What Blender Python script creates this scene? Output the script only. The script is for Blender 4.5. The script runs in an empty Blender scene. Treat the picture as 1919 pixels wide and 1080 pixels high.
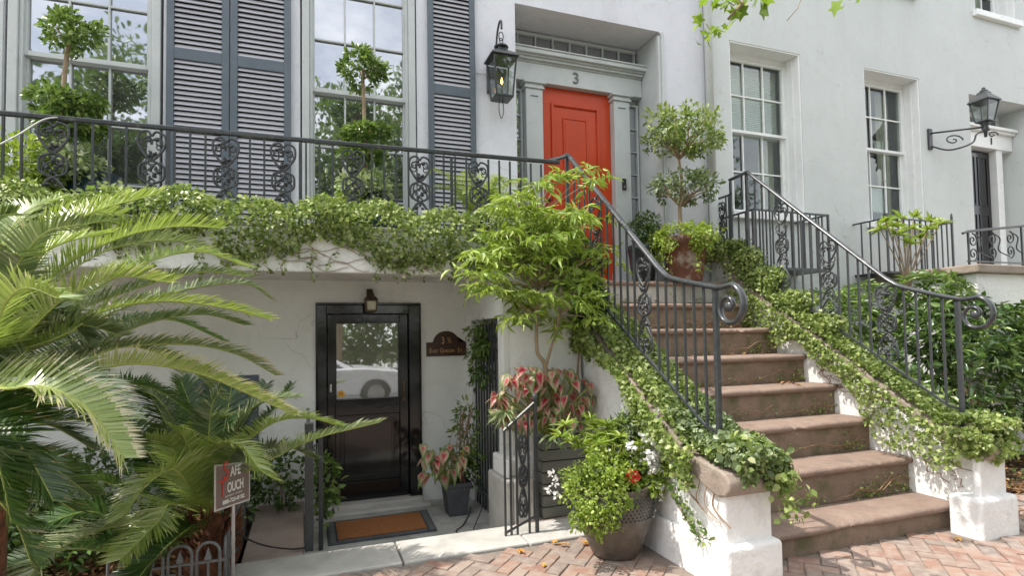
import bpy, math, random
import numpy as np
from mathutils import Vector, Matrix
C = bpy.context.scene
COL = C.collection
R = math.radians
rng = np.random.default_rng(7)
random.seed(7)

# ------------------------------------------------------------------ camera
YAW, PITCH, ROLL, FPX, CYP, EYE = 0.35056305, 0.03894303, -0.01598638, 1056.03, 587.88, 1.55
_c, _s = math.cos(YAW), math.sin(YAW)
FW = Vector((_s*math.cos(PITCH), _c*math.cos(PITCH), math.sin(PITCH)))
_r0 = Vector((_c, -_s, 0)); _u0 = _r0.cross(FW)
RT = _r0*math.cos(ROLL) + _u0*math.sin(ROLL); UP = RT.cross(FW)
cam = bpy.data.cameras.new('camera'); co = bpy.data.objects.new('camera', cam); COL.objects.link(co)
M3 = Matrix((RT, UP, -FW)).transposed()
co.matrix_world = Matrix.Translation((0, 0, EYE)) @ M3.to_4x4()
cam.sensor_width = 36; cam.sensor_fit = 'HORIZONTAL'
cam.lens = FPX/1919*36
cam.shift_y = (CYP-540)/1919
cam.clip_start = 0.05; cam.clip_end = 500
C.camera = co

# ------------------------------------------------------------------ light
SUN_EL, SUN_AZ = R(60), R(5)      # sun stands to the left (-X), a touch behind the facade plane (+Y)
sdir = Vector((-math.cos(SUN_EL)*math.cos(SUN_AZ), math.cos(SUN_EL)*math.sin(SUN_AZ), math.sin(SUN_EL)))
sl = bpy.data.lights.new('sun', 'SUN'); sl.energy = 3.1; sl.angle = R(0.6); sl.color = (1, .95, .87)
so = bpy.data.objects.new('sun', sl); COL.objects.link(so)
so.rotation_euler = sdir.to_track_quat('Z', 'Y').to_euler()
w = bpy.data.worlds.new('World'); C.world = w; w.use_nodes = True
nt = w.node_tree; bg = nt.nodes['Background']
sky = nt.nodes.new('ShaderNodeTexSky'); sky.sky_type = 'NISHITA'; sky.sun_disc = False
sky.sun_elevation = SUN_EL; sky.sun_rotation = math.atan2(sdir.x, sdir.y)
sky.air_density = 1.0; sky.dust_density = 2.2; sky.ozone_density = 1.0
tc = nt.nodes.new('ShaderNodeTexCoord'); mp = nt.nodes.new('ShaderNodeMapping'); mp.inputs['Scale'].default_value = (1, 1, 2.4)
cn = nt.nodes.new('ShaderNodeTexNoise'); cn.inputs['Scale'].default_value = 2.3; cn.inputs['Detail'].default_value = 8; cn.inputs['Roughness'].default_value = .6
cr = nt.nodes.new('ShaderNodeValToRGB'); cr.color_ramp.elements[0].position = .40; cr.color_ramp.elements[1].position = .66
cr.color_ramp.elements[0].color = (.32,)*3+(1,); cr.color_ramp.elements[1].color = (.95,)*3+(1,)
mx = nt.nodes.new('ShaderNodeMix'); mx.data_type = 'RGBA'
mx.inputs[7].default_value = (11.5, 11.3, 11.2, 1)
nt.links.new(tc.outputs['Generated'], mp.inputs[0]); nt.links.new(mp.outputs[0], cn.inputs[0]); nt.links.new(cn.outputs[0], cr.inputs[0])
nt.links.new(cr.outputs[0], mx.inputs[0]); nt.links.new(sky.outputs[0], mx.inputs[6]); nt.links.new(mx.outputs[2], bg.inputs[0])
bg.inputs[1].default_value = 0.15
C.view_settings.view_transform = 'Standard'; C.view_settings.look = 'None'
C.view_settings.exposure = 0.80; C.view_settings.gamma = 1; C.view_settings.use_curve_mapping = False
C.render.engine = 'CYCLES'
C.cycles.max_bounces = 7; C.cycles.diffuse_bounces = 4; C.cycles.transparent_max_bounces = 16

# ------------------------------------------------------------------ helpers
def ray(px, py):
    return RT*((px-959.5)/FPX) - UP*((py-CYP)/FPX) + FW
def atv(px, py, ax, v):
    d = ray(px, py); o = Vector((0, 0, EYE)); k = (v-o[ax])/d[ax]
    return o + d*k
def ay(px, py, Y): return atv(px, py, 1, Y)
def axx(px, py, X): return atv(px, py, 0, X)
def az(px, py, Z=0.0): return atv(px, py, 2, Z)

W = {}
def V(*a): return Vector(a)
class MB:
    def __init__(s): s.v = []; s.f = []; s.m = []
    def quad(s, *p, mi=0):
        n = len(s.v); s.v += [tuple(q) for q in p]; s.f.append(tuple(range(n, n+len(p)))); s.m.append(mi)
    def box(s, x0, x1, y0, y1, z0, z1, mi=0, M=None):
        n = len(s.v)
        pts = [(x0,y0,z0),(x1,y0,z0),(x1,y1,z0),(x0,y1,z0),(x0,y0,z1),(x1,y0,z1),(x1,y1,z1),(x0,y1,z1)]
        if M: pts = [tuple(M @ Vector(p)) for p in pts]
        s.v += pts
        for f in ((0,3,2,1),(4,5,6,7),(0,1,5,4),(1,2,6,5),(2,3,7,6),(3,0,4,7)):
            s.f.append(tuple(n+i for i in f)); s.m.append(mi)
        return s
    def tube(s, pts, r, n=8, mi=0, closed=False, flat=None, cap=True):
        pts = [Vector(p) for p in pts]; N = len(pts)
        rs = r if hasattr(r, '__len__') else [r]*N
        prev = None; base = len(s.v)
        for i, p in enumerate(pts):
            if closed: t = pts[(i+1) % N]-pts[i-1]
            else: t = pts[min(i+1, N-1)]-pts[max(i-1, 0)]
            if t.length < 1e-9: t = Vector((0,0,1))
            t.normalize()
            if prev is None:
                a = Vector((0,0,1)) if abs(t.z) < .9 else Vector((1,0,0))
                u = t.cross(a).normalized()
            else:
                u = (prev - t*prev.dot(t))
                u = u.normalized() if u.length > 1e-6 else t.orthogonal().normalized()
            prev = u; v = t.cross(u)
            for k in range(n):
                an = 2*math.pi*(k+.5)/n
                fu, fv = (1, 1) if flat is None else flat
                s.v.append(tuple(p + u*(math.cos(an)*rs[i]*fu) + v*(math.sin(an)*rs[i]*fv)))
        rows = N if closed else N-1
        for i in range(rows):
            for k in range(n):
                a = base+i*n+k; b = base+i*n+(k+1) % n
                c = base+((i+1) % N)*n+(k+1) % n; d = base+((i+1) % N)*n+k
                s.f.append((a, b, c, d)); s.m.append(mi)
        if not closed and cap:
            s.f.append(tuple(base+k for k in range(n))[::-1]); s.m.append(mi)
            s.f.append(tuple(base+(N-1)*n+k for k in range(n))); s.m.append(mi)
        return s
    def lathe(s, prof, c=(0,0,0), n=24, mi=0, square=False):
        base = len(s.v)
        for r_, z in prof:
            for k in range(n):
                a = 2*math.pi*(k+.5)/n
                q = 1
                if square: q = 1/max(abs(math.cos(a)), abs(math.sin(a)))
                s.v.append((c[0]+r_*q*math.cos(a), c[1]+r_*q*math.sin(a), c[2]+z))
        for i in range(len(prof)-1):
            for k in range(n):
                s.f.append((base+i*n+k, base+i*n+(k+1) % n, base+(i+1)*n+(k+1) % n, base+(i+1)*n+k)); s.m.append(mi)
        s.f.append(tuple(base+k for k in range(n))[::-1]); s.m.append(mi)
        s.f.append(tuple(base+(len(prof)-1)*n+k for k in range(n))); s.m.append(mi)
        return s
    def prism(s, poly, ax, a, b, mi=0):
        """poly: 2D points; ax: extrusion axis (0: poly=(y,z), 1: poly=(x,z), 2: poly=(x,y))"""
        def mk(p, t):
            if ax == 0: return (t, p[0], p[1])
            if ax == 1: return (p[0], t, p[1])
            return (p[0], p[1], t)
        n = len(s.v); N = len(poly)
        s.v += [mk(p, a) for p in poly] + [mk(p, b) for p in poly]
        s.f.append(tuple(range(n, n+N))); s.m.append(mi)
        s.f.append(tuple(range(n+2*N-1, n+N-1, -1))); s.m.append(mi)
        for i in range(N):
            j = (i+1) % N
            s.f.append((n+i, n+N+i, n+N+j, n+j)); s.m.append(mi)
        return s
    def mesh(s, name, mats, smooth=False, recalc=True):
        me = bpy.data.meshes.new(name)
        me.from_pydata(s.v, [], s.f)
        for m in (mats if isinstance(mats, (list, tuple)) else [mats]): me.materials.append(m)
        if any(s.m): me.polygons.foreach_set('material_index', s.m)
        if smooth: me.polygons.foreach_set('use_smooth', [True]*len(s.f))
        me.update()
        if recalc:
            import bmesh
            b = bmesh.new(); b.from_mesh(me); bmesh.ops.recalc_face_normals(b, faces=b.faces); b.to_mesh(me); b.free()
        return me

def link(name, me, parent=None, loc=(0,0,0), rot=None, bevel=0, seg=2, auto=False):
    o = bpy.data.objects.new(name, me); COL.objects.link(o)
    loc = Vector(loc)
    if parent is not None:
        o.parent = parent; o.location = loc - W[parent.name]
    else: o.location = loc
    W[o.name] = loc.copy()
    if rot: o.rotation_euler = rot
    if bevel:
        md = o.modifiers.new('bevel', 'BEVEL'); md.width = bevel; md.segments = seg; md.limit_method = 'ANGLE'; md.angle_limit = R(35)
        md.harden_normals = False
    return o
def obj(name, mb, m, parent=None, loc=(0,0,0), smooth=False, bevel=0, seg=2, rot=None):
    o = link(name, mb.mesh(name, m, smooth), parent, loc, rot, bevel, seg)
    if name in ('stems', 'runners'): o['kind'] = 'stuff'      # fine tangled twigs nobody could pick apart
    return o
def empty(name, loc=(0,0,0)):
    o = bpy.data.objects.new(name, None); COL.objects.link(o); o.location = loc; o.empty_display_size = .1
    W[o.name] = Vector(loc); return o
def tag(o, label, cat, group=None):
    o['label'] = label; o['category'] = cat
    if group: o['group'] = group
    return o
def thing(name, loc, label, cat, group=None): return tag(empty(name, loc), label, cat, group)
def struct(o): o['kind'] = 'structure'; return o
def stuff(o): o['kind'] = 'stuff'; return o
def bez(P, n=16):
    """Catmull-Rom through points"""
    P = [Vector(p) for p in P]; Q = [P[0]*2-P[1]] + P + [P[-1]*2-P[-2]]; out = []
    for i in range(1, len(Q)-2):
        for k in range(n):
            t = k/n; a, b, c, d = Q[i-1], Q[i], Q[i+1], Q[i+2]
            out.append(.5*((2*b) + (c-a)*t + (2*a-5*b+4*c-d)*t*t + (3*b-a-3*c+d)*t**3))
    out.append(P[-1]); return out

# ------------------------------------------------------------------ materials
def newmat(name):
    m = bpy.data.materials.new(name); m.use_nodes = True
    return m, m.node_tree, m.node_tree.nodes['Principled BSDF']
def _noise(nt, scale, detail=5, rough=.6, coord='Object', stretch=None):
    t = nt.nodes.new('ShaderNodeTexCoord'); n = nt.nodes.new('ShaderNodeTexNoise')
    n.inputs['Scale'].default_value = scale; n.inputs['Detail'].default_value = detail; n.inputs['Roughness'].default_value = rough
    src = t.outputs[coord]
    if stretch:
        mpp = nt.nodes.new('ShaderNodeMapping'); mpp.inputs['Scale'].default_value = stretch; nt.links.new(src, mpp.inputs[0]); src = mpp.outputs[0]
    nt.links.new(src, n.inputs['Vector']); return n.outputs['Fac']
def _ramp(nt, fac, stops):
    r = nt.nodes.new('ShaderNodeValToRGB')
    while len(r.color_ramp.elements) < len(stops): r.color_ramp.elements.new(.5)
    for e, (p, c) in zip(r.color_ramp.elements, stops): e.position = p; e.color = (*c, 1)
    nt.links.new(fac, r.inputs[0]); return r.outputs[0]
def _mix(nt, fac, a, b, mode='MIX'):
    m = nt.nodes.new('ShaderNodeMix'); m.data_type = 'RGBA'; m.blend_type = mode
    for s, x in ((0, fac), (6, a), (7, b)):
        if hasattr(x, 'is_linked') or isinstance(x, bpy.types.NodeSocket): nt.links.new(x, m.inputs[s])
        elif s == 0: m.inputs[0].default_value = x
        else: m.inputs[s].default_value = (*x, 1)
    return m.outputs[2]
def _bump(nt, b, h, strength, dist=.01):
    n = nt.nodes.new('ShaderNodeBump'); n.inputs['Strength'].default_value = strength; n.inputs['Distance'].default_value = dist
    nt.links.new(h, n.inputs['Height']); nt.links.new(n.outputs[0], b.inputs['Normal'])
def surf(name, c1, c2, scale=6, rough=.6, bump=.2, bscale=60, bdist=.004, dirt=None, dscale=1.5, dthr=(.55,.75), spec=.5, stretch=None, metal=0, objrand=0, detail=6):
    m, nt, b = newmat(name)
    f = _noise(nt, scale, detail, .6, stretch=stretch)
    col = _ramp(nt, f, [(.3, c1), (.7, c2)])
    if dirt is not None:
        d = _noise(nt, dscale, 8, .65, stretch=stretch)
        df = _ramp(nt, d, [(dthr[0], (0,0,0)), (dthr[1], (1,1,1))])
        col = _mix(nt, df, col, dirt)
    if objrand:
        oi = nt.nodes.new('ShaderNodeObjectInfo')
        hs = nt.nodes.new('ShaderNodeHueSaturation')
        mr = nt.nodes.new('ShaderNodeMapRange'); mr.inputs[3].default_value = 1-objrand; mr.inputs[4].default_value = 1+objrand
        nt.links.new(oi.outputs['Random'], mr.inputs[0]); nt.links.new(mr.outputs[0], hs.inputs['Value']); nt.links.new(col, hs.inputs['Color'])
        col = hs.outputs[0]
    nt.links.new(col, b.inputs['Base Color'])
    b.inputs['Roughness'].default_value = rough; b.inputs['Metallic'].default_value = metal
    b.inputs['Specular IOR Level'].default_value = spec
    if bump: _bump(nt, b, _noise(nt, bscale, 5, .6, stretch=stretch), bump, bdist)
    return m
def leafmat(name, stops, rough=.38, trans=.35, spec=.5, tcol=(.25,.4,.05)):
    m, nt, b = newmat(name)
    a = nt.nodes.new('ShaderNodeAttribute'); a.attribute_name = 'rnd'
    col = _ramp(nt, a.outputs['Fac'], stops)
    nt.links.new(col, b.inputs['Base Color']); b.inputs['Roughness'].default_value = rough
    b.inputs['Specular IOR Level'].default_value = spec
    tr = nt.nodes.new('ShaderNodeBsdfTranslucent')
    tcn = _mix(nt, .5, col, tcol); nt.links.new(tcn, tr.inputs[0])
    ms = nt.nodes.new('ShaderNodeMixShader'); ms.inputs[0].default_value = trans
    nt.links.new(b.outputs[0], ms.inputs[1]); nt.links.new(tr.outputs[0], ms.inputs[2])
    nt.links.new(ms.outputs[0], nt.nodes['Material Output'].inputs[0])
    return m
def wallmat(name, c1, c2, grime, blotch=.9, patch=(1,1,1)):
    m, nt, b = newmat(name)
    col = _ramp(nt, _noise(nt, blotch, 7, .62), [(.3,c1),(.7,c2)])
    st = _ramp(nt, _noise(nt, 1.0, 6, .6, stretch=(3.2,3.2,.3)), [(.50,(0,0,0)),(.82,(.42,.42,.42))])     # rain streaks
    col = _mix(nt, st, col, grime)
    fm = _ramp(nt, _noise(nt, 9, 8, .7), [(.52,(0,0,0)),(.80,(.5,.5,.5))])
    col = _mix(nt, fm, col, grime)
    # hairline cracks: thin edges of warped cells, broken up by a mask
    t = nt.nodes.new('ShaderNodeTexCoord'); wn = nt.nodes.new('ShaderNodeTexNoise'); wn.inputs['Scale'].default_value = 2.2; wn.inputs['Detail'].default_value = 5
    nt.links.new(t.outputs['Object'], wn.inputs['Vector'])
    av = nt.nodes.new('ShaderNodeVectorMath'); av.operation = 'ADD'; nt.links.new(t.outputs['Object'], av.inputs[0]); nt.links.new(wn.outputs['Color'], av.inputs[1])
    vo = nt.nodes.new('ShaderNodeTexVoronoi'); vo.feature = 'DISTANCE_TO_EDGE'; vo.inputs['Scale'].default_value = .9; nt.links.new(av.outputs[0], vo.inputs['Vector'])
    ck = _ramp(nt, vo.outputs['Distance'], [(.0,(1,1,1)),(.006,(0,0,0))])
    mk = _ramp(nt, _noise(nt, 1.3, 3, .5), [(.50,(0,0,0)),(.60,(.55,.55,.55))])
    cm = _mix(nt, 1.0, ck, mk, 'MULTIPLY')
    col = _mix(nt, cm, col, tuple(g*.6 for g in grime))
    nt.links.new(col, b.inputs['Base Color']); b.inputs['Roughness'].default_value = .85; b.inputs['Specular IOR Level'].default_value = .3
    b1 = _noise(nt, 3.5, 4, .5); b2 = _noise(nt, 75, 5, .65)
    ad = nt.nodes.new('ShaderNodeMath'); ad.operation = 'MULTIPLY_ADD'; nt.links.new(b1, ad.inputs[0]); ad.inputs[1].default_value = 2.5; nt.links.new(b2, ad.inputs[2])
    _bump(nt, b, ad.outputs[0], .55, .006); return m
m_wall = wallmat('lavender stucco', (.63,.645,.69), (.70,.715,.76), (.50,.50,.52))
m_wall2 = wallmat('white stucco', (.55,.585,.575), (.615,.65,.64), (.50,.52,.50), .7)
m_base = wallmat('recess stucco', (.70,.71,.69), (.78,.79,.77), (.56,.56,.53), 1.1)
m_white = surf('whitewashed masonry', (.74,.74,.73), (.84,.84,.83), 3, .8, .9, 24, .013, dirt=(.46,.46,.43), dscale=3.0, dthr=(.52,.75))
m_trim = surf('grey green trim paint', (.45,.485,.48), (.52,.55,.545), 4, .4, .08, 30, .002, dirt=(.36,.39,.39), dscale=5, dthr=(.55,.9))
m_trimw = surf('white window paint', (.76,.78,.77), (.84,.86,.85), 5, .45, .1, 30, .002, dirt=(.48,.48,.43), dscale=5, dthr=(.6,.85))
m_shut = surf('slate blue shutter paint', (.08,.105,.13), (.105,.13,.155), 8, .38, .08, 50, .002)
m_slat = surf('louvre slat with painted skylight', (.36,.365,.40), (.44,.445,.48), 8, .4, .05, 50, .002, objrand=.06)  # skylight on the tilted slats is put into this paler colour
m_red = surf('red door paint', (.46,.040,.004), (.53,.050,.005), 3, .42, .06, 50, .002)
m_black = surf('black gloss paint', (.008,.008,.009), (.014,.014,.014), 5, .1, .25, 7, .004)
m_iron = surf('painted wrought iron', (.03,.034,.037), (.055,.06,.064), 25, .36, .35, 120, .002, dirt=(.10,.10,.09), dscale=18, dthr=(.6,.75))
m_ironl = surf('weathered grey iron', (.10,.105,.105), (.17,.175,.175), 25, .5, .4, 120, .002)
m_rail = surf('worn black handrail', (.035,.038,.042), (.06,.065,.07), 30, .24, .2, 100, .001, dirt=(.16,.16,.155), dscale=14, dthr=(.58,.72))
m_stone = surf('brownstone tread', (.225,.155,.12), (.295,.215,.17), 9, .85, .9, 35, .01, dirt=(.18,.14,.115), dscale=5, dthr=(.5,.75), objrand=.05)
m_riser = surf('brownstone riser', (.19,.135,.10), (.255,.185,.14), 8, .9, .9, 30, .01, dirt=(.11,.105,.05), dscale=4.5, dthr=(.48,.68), objrand=.06)
m_cap = surf('brownstone cap', (.25,.20,.16), (.34,.28,.235), 5, .9, .8, 30, .01, dirt=(.15,.13,.09), dscale=4)
m_conc = surf('grey stone curb', (.42,.41,.38), (.54,.52,.485), 4, .85, .5, 50, .005, dirt=(.30,.29,.265), dscale=3, dthr=(.5,.8))
m_floor = surf('areaway concrete', (.33,.33,.31), (.44,.44,.41), 4, .8, .4, 40, .005, dirt=(.16,.16,.145), dscale=3, dthr=(.5,.75))
m_pad = surf('pinkish concrete', (.32,.25,.22), (.40,.32,.285), 5, .85, .4, 60, .005, dirt=(.24,.20,.175), dscale=3)
m_soil = surf('leaf mould soil', (.03,.02,.012), (.075,.05,.032), 30, .95, 1, 45, .03)
m_mort = surf('sandy joint fill', (.19,.15,.125), (.27,.22,.185), 30, .95, .8, 60, .008)
m_asph = surf('street asphalt', (.07,.07,.07), (.10,.10,.095), 20, .9, .5, 80, .01)
m_terra = surf('weathered terracotta', (.19,.065,.035), (.09,.045,.03), 5, .6, .4, 30, .006, dirt=(.34,.30,.26), dscale=7, dthr=(.52,.66))
m_glaze = surf('dark glazed ceramic', (.02,.03,.03), (.045,.06,.065), 9, .14, .1, 20, .003)
m_bluegl = surf('blue green urn glaze', (.012,.03,.035), (.03,.06,.07), 9, .1, .05, 20, .003)
m_plast = surf('dark grey plastic pot', (.05,.052,.06), (.085,.088,.1), 10, .55, .2, 60, .002)
m_brass = surf('aged bronze', (.07,.05,.035), (.12,.09,.06), 20, .4, .3, 90, .002, metal=.7)
m_coir = surf('coir mat', (.26,.095,.03), (.42,.17,.055), 60, .95, 1, 160, .012)
m_rub = surf('dark rubber mat edge', (.035,.04,.05), (.07,.08,.10), 30, .6, .6, 60, .004)
m_wood = surf('grey green slat wood', (.12,.12,.10), (.17,.17,.145), 5, .7, .3, 40, .004, stretch=(.3,1,4))
m_stem = surf('pale bark', (.22,.16,.10), (.34,.26,.17), 12, .85, .5, 60, .006)
m_vine = surf('dry vine bark', (.20,.12,.07), (.32,.20,.12), 20, .9, .4, 80, .004)
m_trunk = surf('rusty cycad fibre', (.06,.025,.012), (.20,.075,.03), 18, .95, .8, 60, .02)
m_sign = surf('brown sign face', (.16,.11,.10), (.20,.14,.125), 4, .35, .05, 60, .002, dirt=(.28,.24,.23), dscale=3)
m_signtx = surf('white print', (.7,.7,.68), (.8,.8,.78), 8, .5, 0)
m_signred = surf('red print', (.55,.05,.03), (.62,.07,.05), 8, .5, 0)
m_plaq = surf('dark plaque', (.045,.018,.012), (.06,.025,.018), 10, .35, .1, 60, .001)
m_gold = surf('dull gold letters', (.50,.30,.12), (.60,.38,.17), 10, .4, 0)
m_alu = surf('aluminium stake', (.45,.45,.45), (.55,.55,.55), 10, .35, .1, metal=.8)
m_yell = surf('orange sticker', (.75,.38,.03), (.8,.42,.05), 10, .4, 0)
m_carp = surf('silver white car paint', (.72,.72,.72), (.76,.76,.76), 3, .15, 0)
m_tyre = surf('tyre rubber', (.02,.02,.02), (.035,.035,.035), 10, .8, .2)
m_blind = surf('pale window blind', (.68,.68,.60), (.74,.74,.66), 3, .8, 0)
m_curt = surf('beige curtain', (.58,.54,.44), (.66,.62,.52), 3, .9, 0)
m_dark = surf('gap shade and frame black', (.015,.015,.014), (.02,.02,.02), 3, .9, 0)  # flat black: painted shade of the slat gaps, and the notice frame
m_paper = surf('pale paper notice', (.55,.55,.53), (.6,.6,.58), 3, .8, 0)
m_cord = surf('black cord', (.012,.012,.012), (.02,.02,.02), 10, .5, 0)
m_wire = surf('pale grey cable', (.4,.4,.38), (.45,.45,.43), 10, .5, 0)
def glassmat(name, refl, base, rough=.02, alpha=1.0, wav=.15):
    m, nt, b = newmat(name)
    b.inputs['Base Color'].default_value = (*base, 1); b.inputs['Roughness'].default_value = .6
    g = nt.nodes.new('ShaderNodeBsdfGlossy'); g.inputs['Roughness'].default_value = rough; g.inputs['Color'].default_value = (.93,.96,1,1)
    bn = nt.nodes.new('ShaderNodeBump'); bn.inputs['Strength'].default_value = wav; bn.inputs['Distance'].default_value = .004
    nt.links.new(_noise(nt, 3.0, 2, .5), bn.inputs['Height']); nt.links.new(bn.outputs[0], g.inputs['Normal'])
    under = b.outputs[0]
    if alpha < 1:
        tp = nt.nodes.new('ShaderNodeBsdfTransparent'); tp.inputs[0].default_value = (.85,.9,.87,1)
        mm = nt.nodes.new('ShaderNodeMixShader'); mm.inputs[0].default_value = alpha
        nt.links.new(tp.outputs[0], mm.inputs[1]); nt.links.new(b.outputs[0], mm.inputs[2]); under = mm.outputs[0]
    ms = nt.nodes.new('ShaderNodeMixShader'); ms.inputs[0].default_value = refl; nt.links.new(under, ms.inputs[1]); nt.links.new(g.outputs[0], ms.inputs[2])
    nt.links.new(ms.outputs[0], nt.nodes['Material Output'].inputs[0]); return m
m_glass = glassmat('reflecting window glass', .42, (.012,.014,.014))
m_glass2 = glassmat('clear window glass', .07, (.02,.02,.02), alpha=.06, wav=.3)
m_glassd = glassmat('door glass over blind', .38, (.20,.20,.165), wav=.03)
m_glassl = glassmat('lantern glass', .1, (.2,.2,.2), alpha=.08, wav=.2)
m_carg = glassmat('car glass', .2, (.01,.01,.01))
m_flame, _n, _b = newmat('gas flame'); _b.inputs['Emission Color'].default_value = (1,.45,.12,1); _b.inputs['Emission Strength'].default_value = 5; _b.inputs['Base Color'].default_value = (.9,.5,.2,1)

L_ivy = leafmat('ivy leaf', [(0,(0.054,0.084,0.026)),(.4,(0.144,0.204,0.060)),(.75,(0.264,0.324,0.120)),(1,(0.432,0.444,0.228))], .36)
L_ivyy = leafmat('young ivy leaf', [(0,(0.108,0.156,0.036)),(.5,(0.252,0.336,0.084)),(1,(0.480,0.528,0.204))], .35)
L_cyc = leafmat('cycad leaflet', [(0,(.035,.07,.022)),(.45,(.11,.165,.06)),(.85,(.30,.36,.19)),(.95,(.46,.48,.32)),(1,(.52,.45,.28))], .34, .22, spec=1.0, tcol=(.3,.42,.06))  # silvery sheen is put into the pale end of the ramp
L_cycy = leafmat('cycad leaflet painted sunlit', [(0,(.13,.20,.04)),(.5,(.26,.36,.08)),(.85,(.42,.48,.20)),(1,(.60,.56,.36))], .34, .35, spec=.9, tcol=(.4,.52,.05))  # lit copy of the leaflet, sunlight put into its colour
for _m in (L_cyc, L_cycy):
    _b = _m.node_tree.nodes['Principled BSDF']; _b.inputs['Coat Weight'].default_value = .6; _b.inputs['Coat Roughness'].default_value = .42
L_cycd = leafmat('cycad leaflet painted shaded', [(0,(.015,.045,.012)),(.6,(.040,.095,.022)),(.93,(.09,.16,.04)),(1,(.34,.26,.12))], .30, .25)  # shaded copy of the leaflet, shade put into its colour
L_tipd = leafmat('dry leaflet tip', [(0,(.35,.27,.10)),(1,(.50,.42,.22))], .6, .2, tcol=(.4,.3,.1))
L_lime = leafmat('lime green leaf', [(0,(0.120,0.192,0.024)),(.4,(0.240,0.360,0.048)),(.8,(0.396,0.516,0.096)),(1,(0.504,0.600,0.192))], .36, .4, tcol=(.4,.5,.05))
L_dark = leafmat('dark glossy leaf', [(0,(0.022,0.050,0.017)),(.5,(0.060,0.120,0.031)),(.85,(0.132,0.216,0.060)),(1,(0.288,0.372,0.120))], .25, .2)
L_mid = leafmat('mid green leaf', [(0,(0.048,0.096,0.024)),(.5,(0.120,0.204,0.042)),(1,(0.300,0.384,0.108))], .32, .3)
L_gray = leafmat('grey green leaf', [(0,(0.072,0.108,0.048)),(.5,(0.168,0.228,0.108)),(1,(0.336,0.396,0.216))], .4, .25)
L_var = leafmat('variegated pale leaf', [(0,(.18,.26,.10)),(.5,(.38,.45,.22)),(1,(.60,.63,.45))], .5, .3)
L_wflow = leafmat('white petal', [(0,(.75,.75,.75)),(1,(.85,.85,.83))], .6, .3, tcol=(.8,.8,.8))
L_rflow = leafmat('red petal', [(0,(.40,.01,.01)),(1,(.65,.03,.03))], .5, .2, tcol=(.6,.02,.02))
L_fall = leafmat('fallen orange leaf', [(0,(.50,.20,.04)),(1,(.62,.38,.08))], .6, .1, tcol=(.6,.3,.05))
L_dead = leafmat('dry brown leaf', [(0,(.10,.05,.02)),(.6,(.22,.11,.045)),(1,(.40,.24,.10))], .8, .1, tcol=(.3,.15,.05))
L_tree = leafmat('street tree leaf', [(0,(.08,.14,.02)),(.6,(.16,.26,.03)),(1,(.28,.40,.06))], .4, .45, tcol=(.4,.6,.05))

# ------------------------------------------------------------------ leaf meshes (numpy)
TEMPL = {
 'diamond': (np.array([(0,0,0),(.5,.5,.12),(1,0,-.08),(.5,-.5,.12)]), [(0,2,1),(0,3,2)]),
 'oval': (np.array([(0,0,0),(.22,.36,.08),(.62,.42,.06),(1,0,-.16),(.62,-.42,.06),(.22,-.36,.08),(.5,0,-.02)]),
          [(0,6,2,1),(6,3,2),(0,5,4,6),(6,4,3)]),
 'lance': (np.array([(0,0,0),(.3,.5,.06),(.65,.36,.0),(1,0,-.22),(.65,-.36,.0),(.3,-.5,.06),(.5,0,-.05)]),
          [(0,6,2,1),(6,3,2),(0,5,4,6),(6,4,3)]),
 'lobed': (np.array([(0,0,0),(-.05,.42,.05),(.34,.30,.04),(.52,.55,.02),(.62,.2,.02),(1,0,-.12),(.62,-.2,.02),(.52,-.55,.02),(.34,-.30,.04),(-.05,-.42,.05)]),
          [(0,2,1),(0,4,3,2),(0,5,4),(0,6,5),(0,8,7,6),(0,9,8)]),
}
def unit(a): return a/np.maximum(np.linalg.norm(a, axis=-1, keepdims=True), 1e-9)
def leafmesh(name, P, D, N, L, Wd, mat, shape='oval', rnd=None):
    P = np.asarray(P, float); n = len(P); D = unit(np.asarray(D, float)); N = np.asarray(N, float)
    S = unit(np.cross(N, D)+1e-6); N = np.cross(D, S)
    L = np.broadcast_to(L, (n,)); Wd = np.broadcast_to(Wd, (n,))
    T, F = TEMPL[shape]; k = len(T)
    vs = P[:,None,:] + T[None,:,0,None]*L[:,None,None]*D[:,None,:] + T[None,:,1,None]*Wd[:,None,None]*S[:,None,:] + T[None,:,2,None]*L[:,None,None]*N[:,None,:]
    if rnd is None: rnd = rng.random(n)
    return rawmesh(name, vs.reshape(-1,3), F, k, n, mat, rnd)
def rawmesh(name, vs, F, k, n, mat, rnd):
    loops = np.concatenate([np.array(f) for f in F]); tot = np.array([len(f) for f in F])
    allL = (loops[None,:] + np.arange(n)[:,None]*k).ravel(); allT = np.tile(tot, n)
    me = bpy.data.meshes.new(name); me.vertices.add(len(vs)); me.vertices.foreach_set('co', vs.ravel().astype(np.float32))
    me.loops.add(len(allL)); me.loops.foreach_set('vertex_index', allL.astype(np.int32))
    me.polygons.add(len(allT)); st = np.concatenate([[0], np.cumsum(allT)[:-1]])
    me.polygons.foreach_set('loop_start', st.astype(np.int32)); me.polygons.foreach_set('loop_total', allT.astype(np.int32))
    me.update(calc_edges=True)
    at = me.attributes.new('rnd', 'FLOAT', 'FACE'); at.data.foreach_set('value', (np.repeat(rnd, len(F)) if len(rnd) == n else rnd).astype(np.float32))
    me.materials.append(mat); return me
def rdir(n): return unit(rng.normal(size=(n,3)))
def blob(c, r, n, shell=.55):
    """points in an ellipsoid, denser near its outside"""
    d = rdir(n); q = shell + (1-shell)*rng.random(n)**.6
    q = np.where(rng.random(n) < .2, rng.random(n), q)
    return np.array(c)+d*np.array(r)*q[:,None], d
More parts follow.
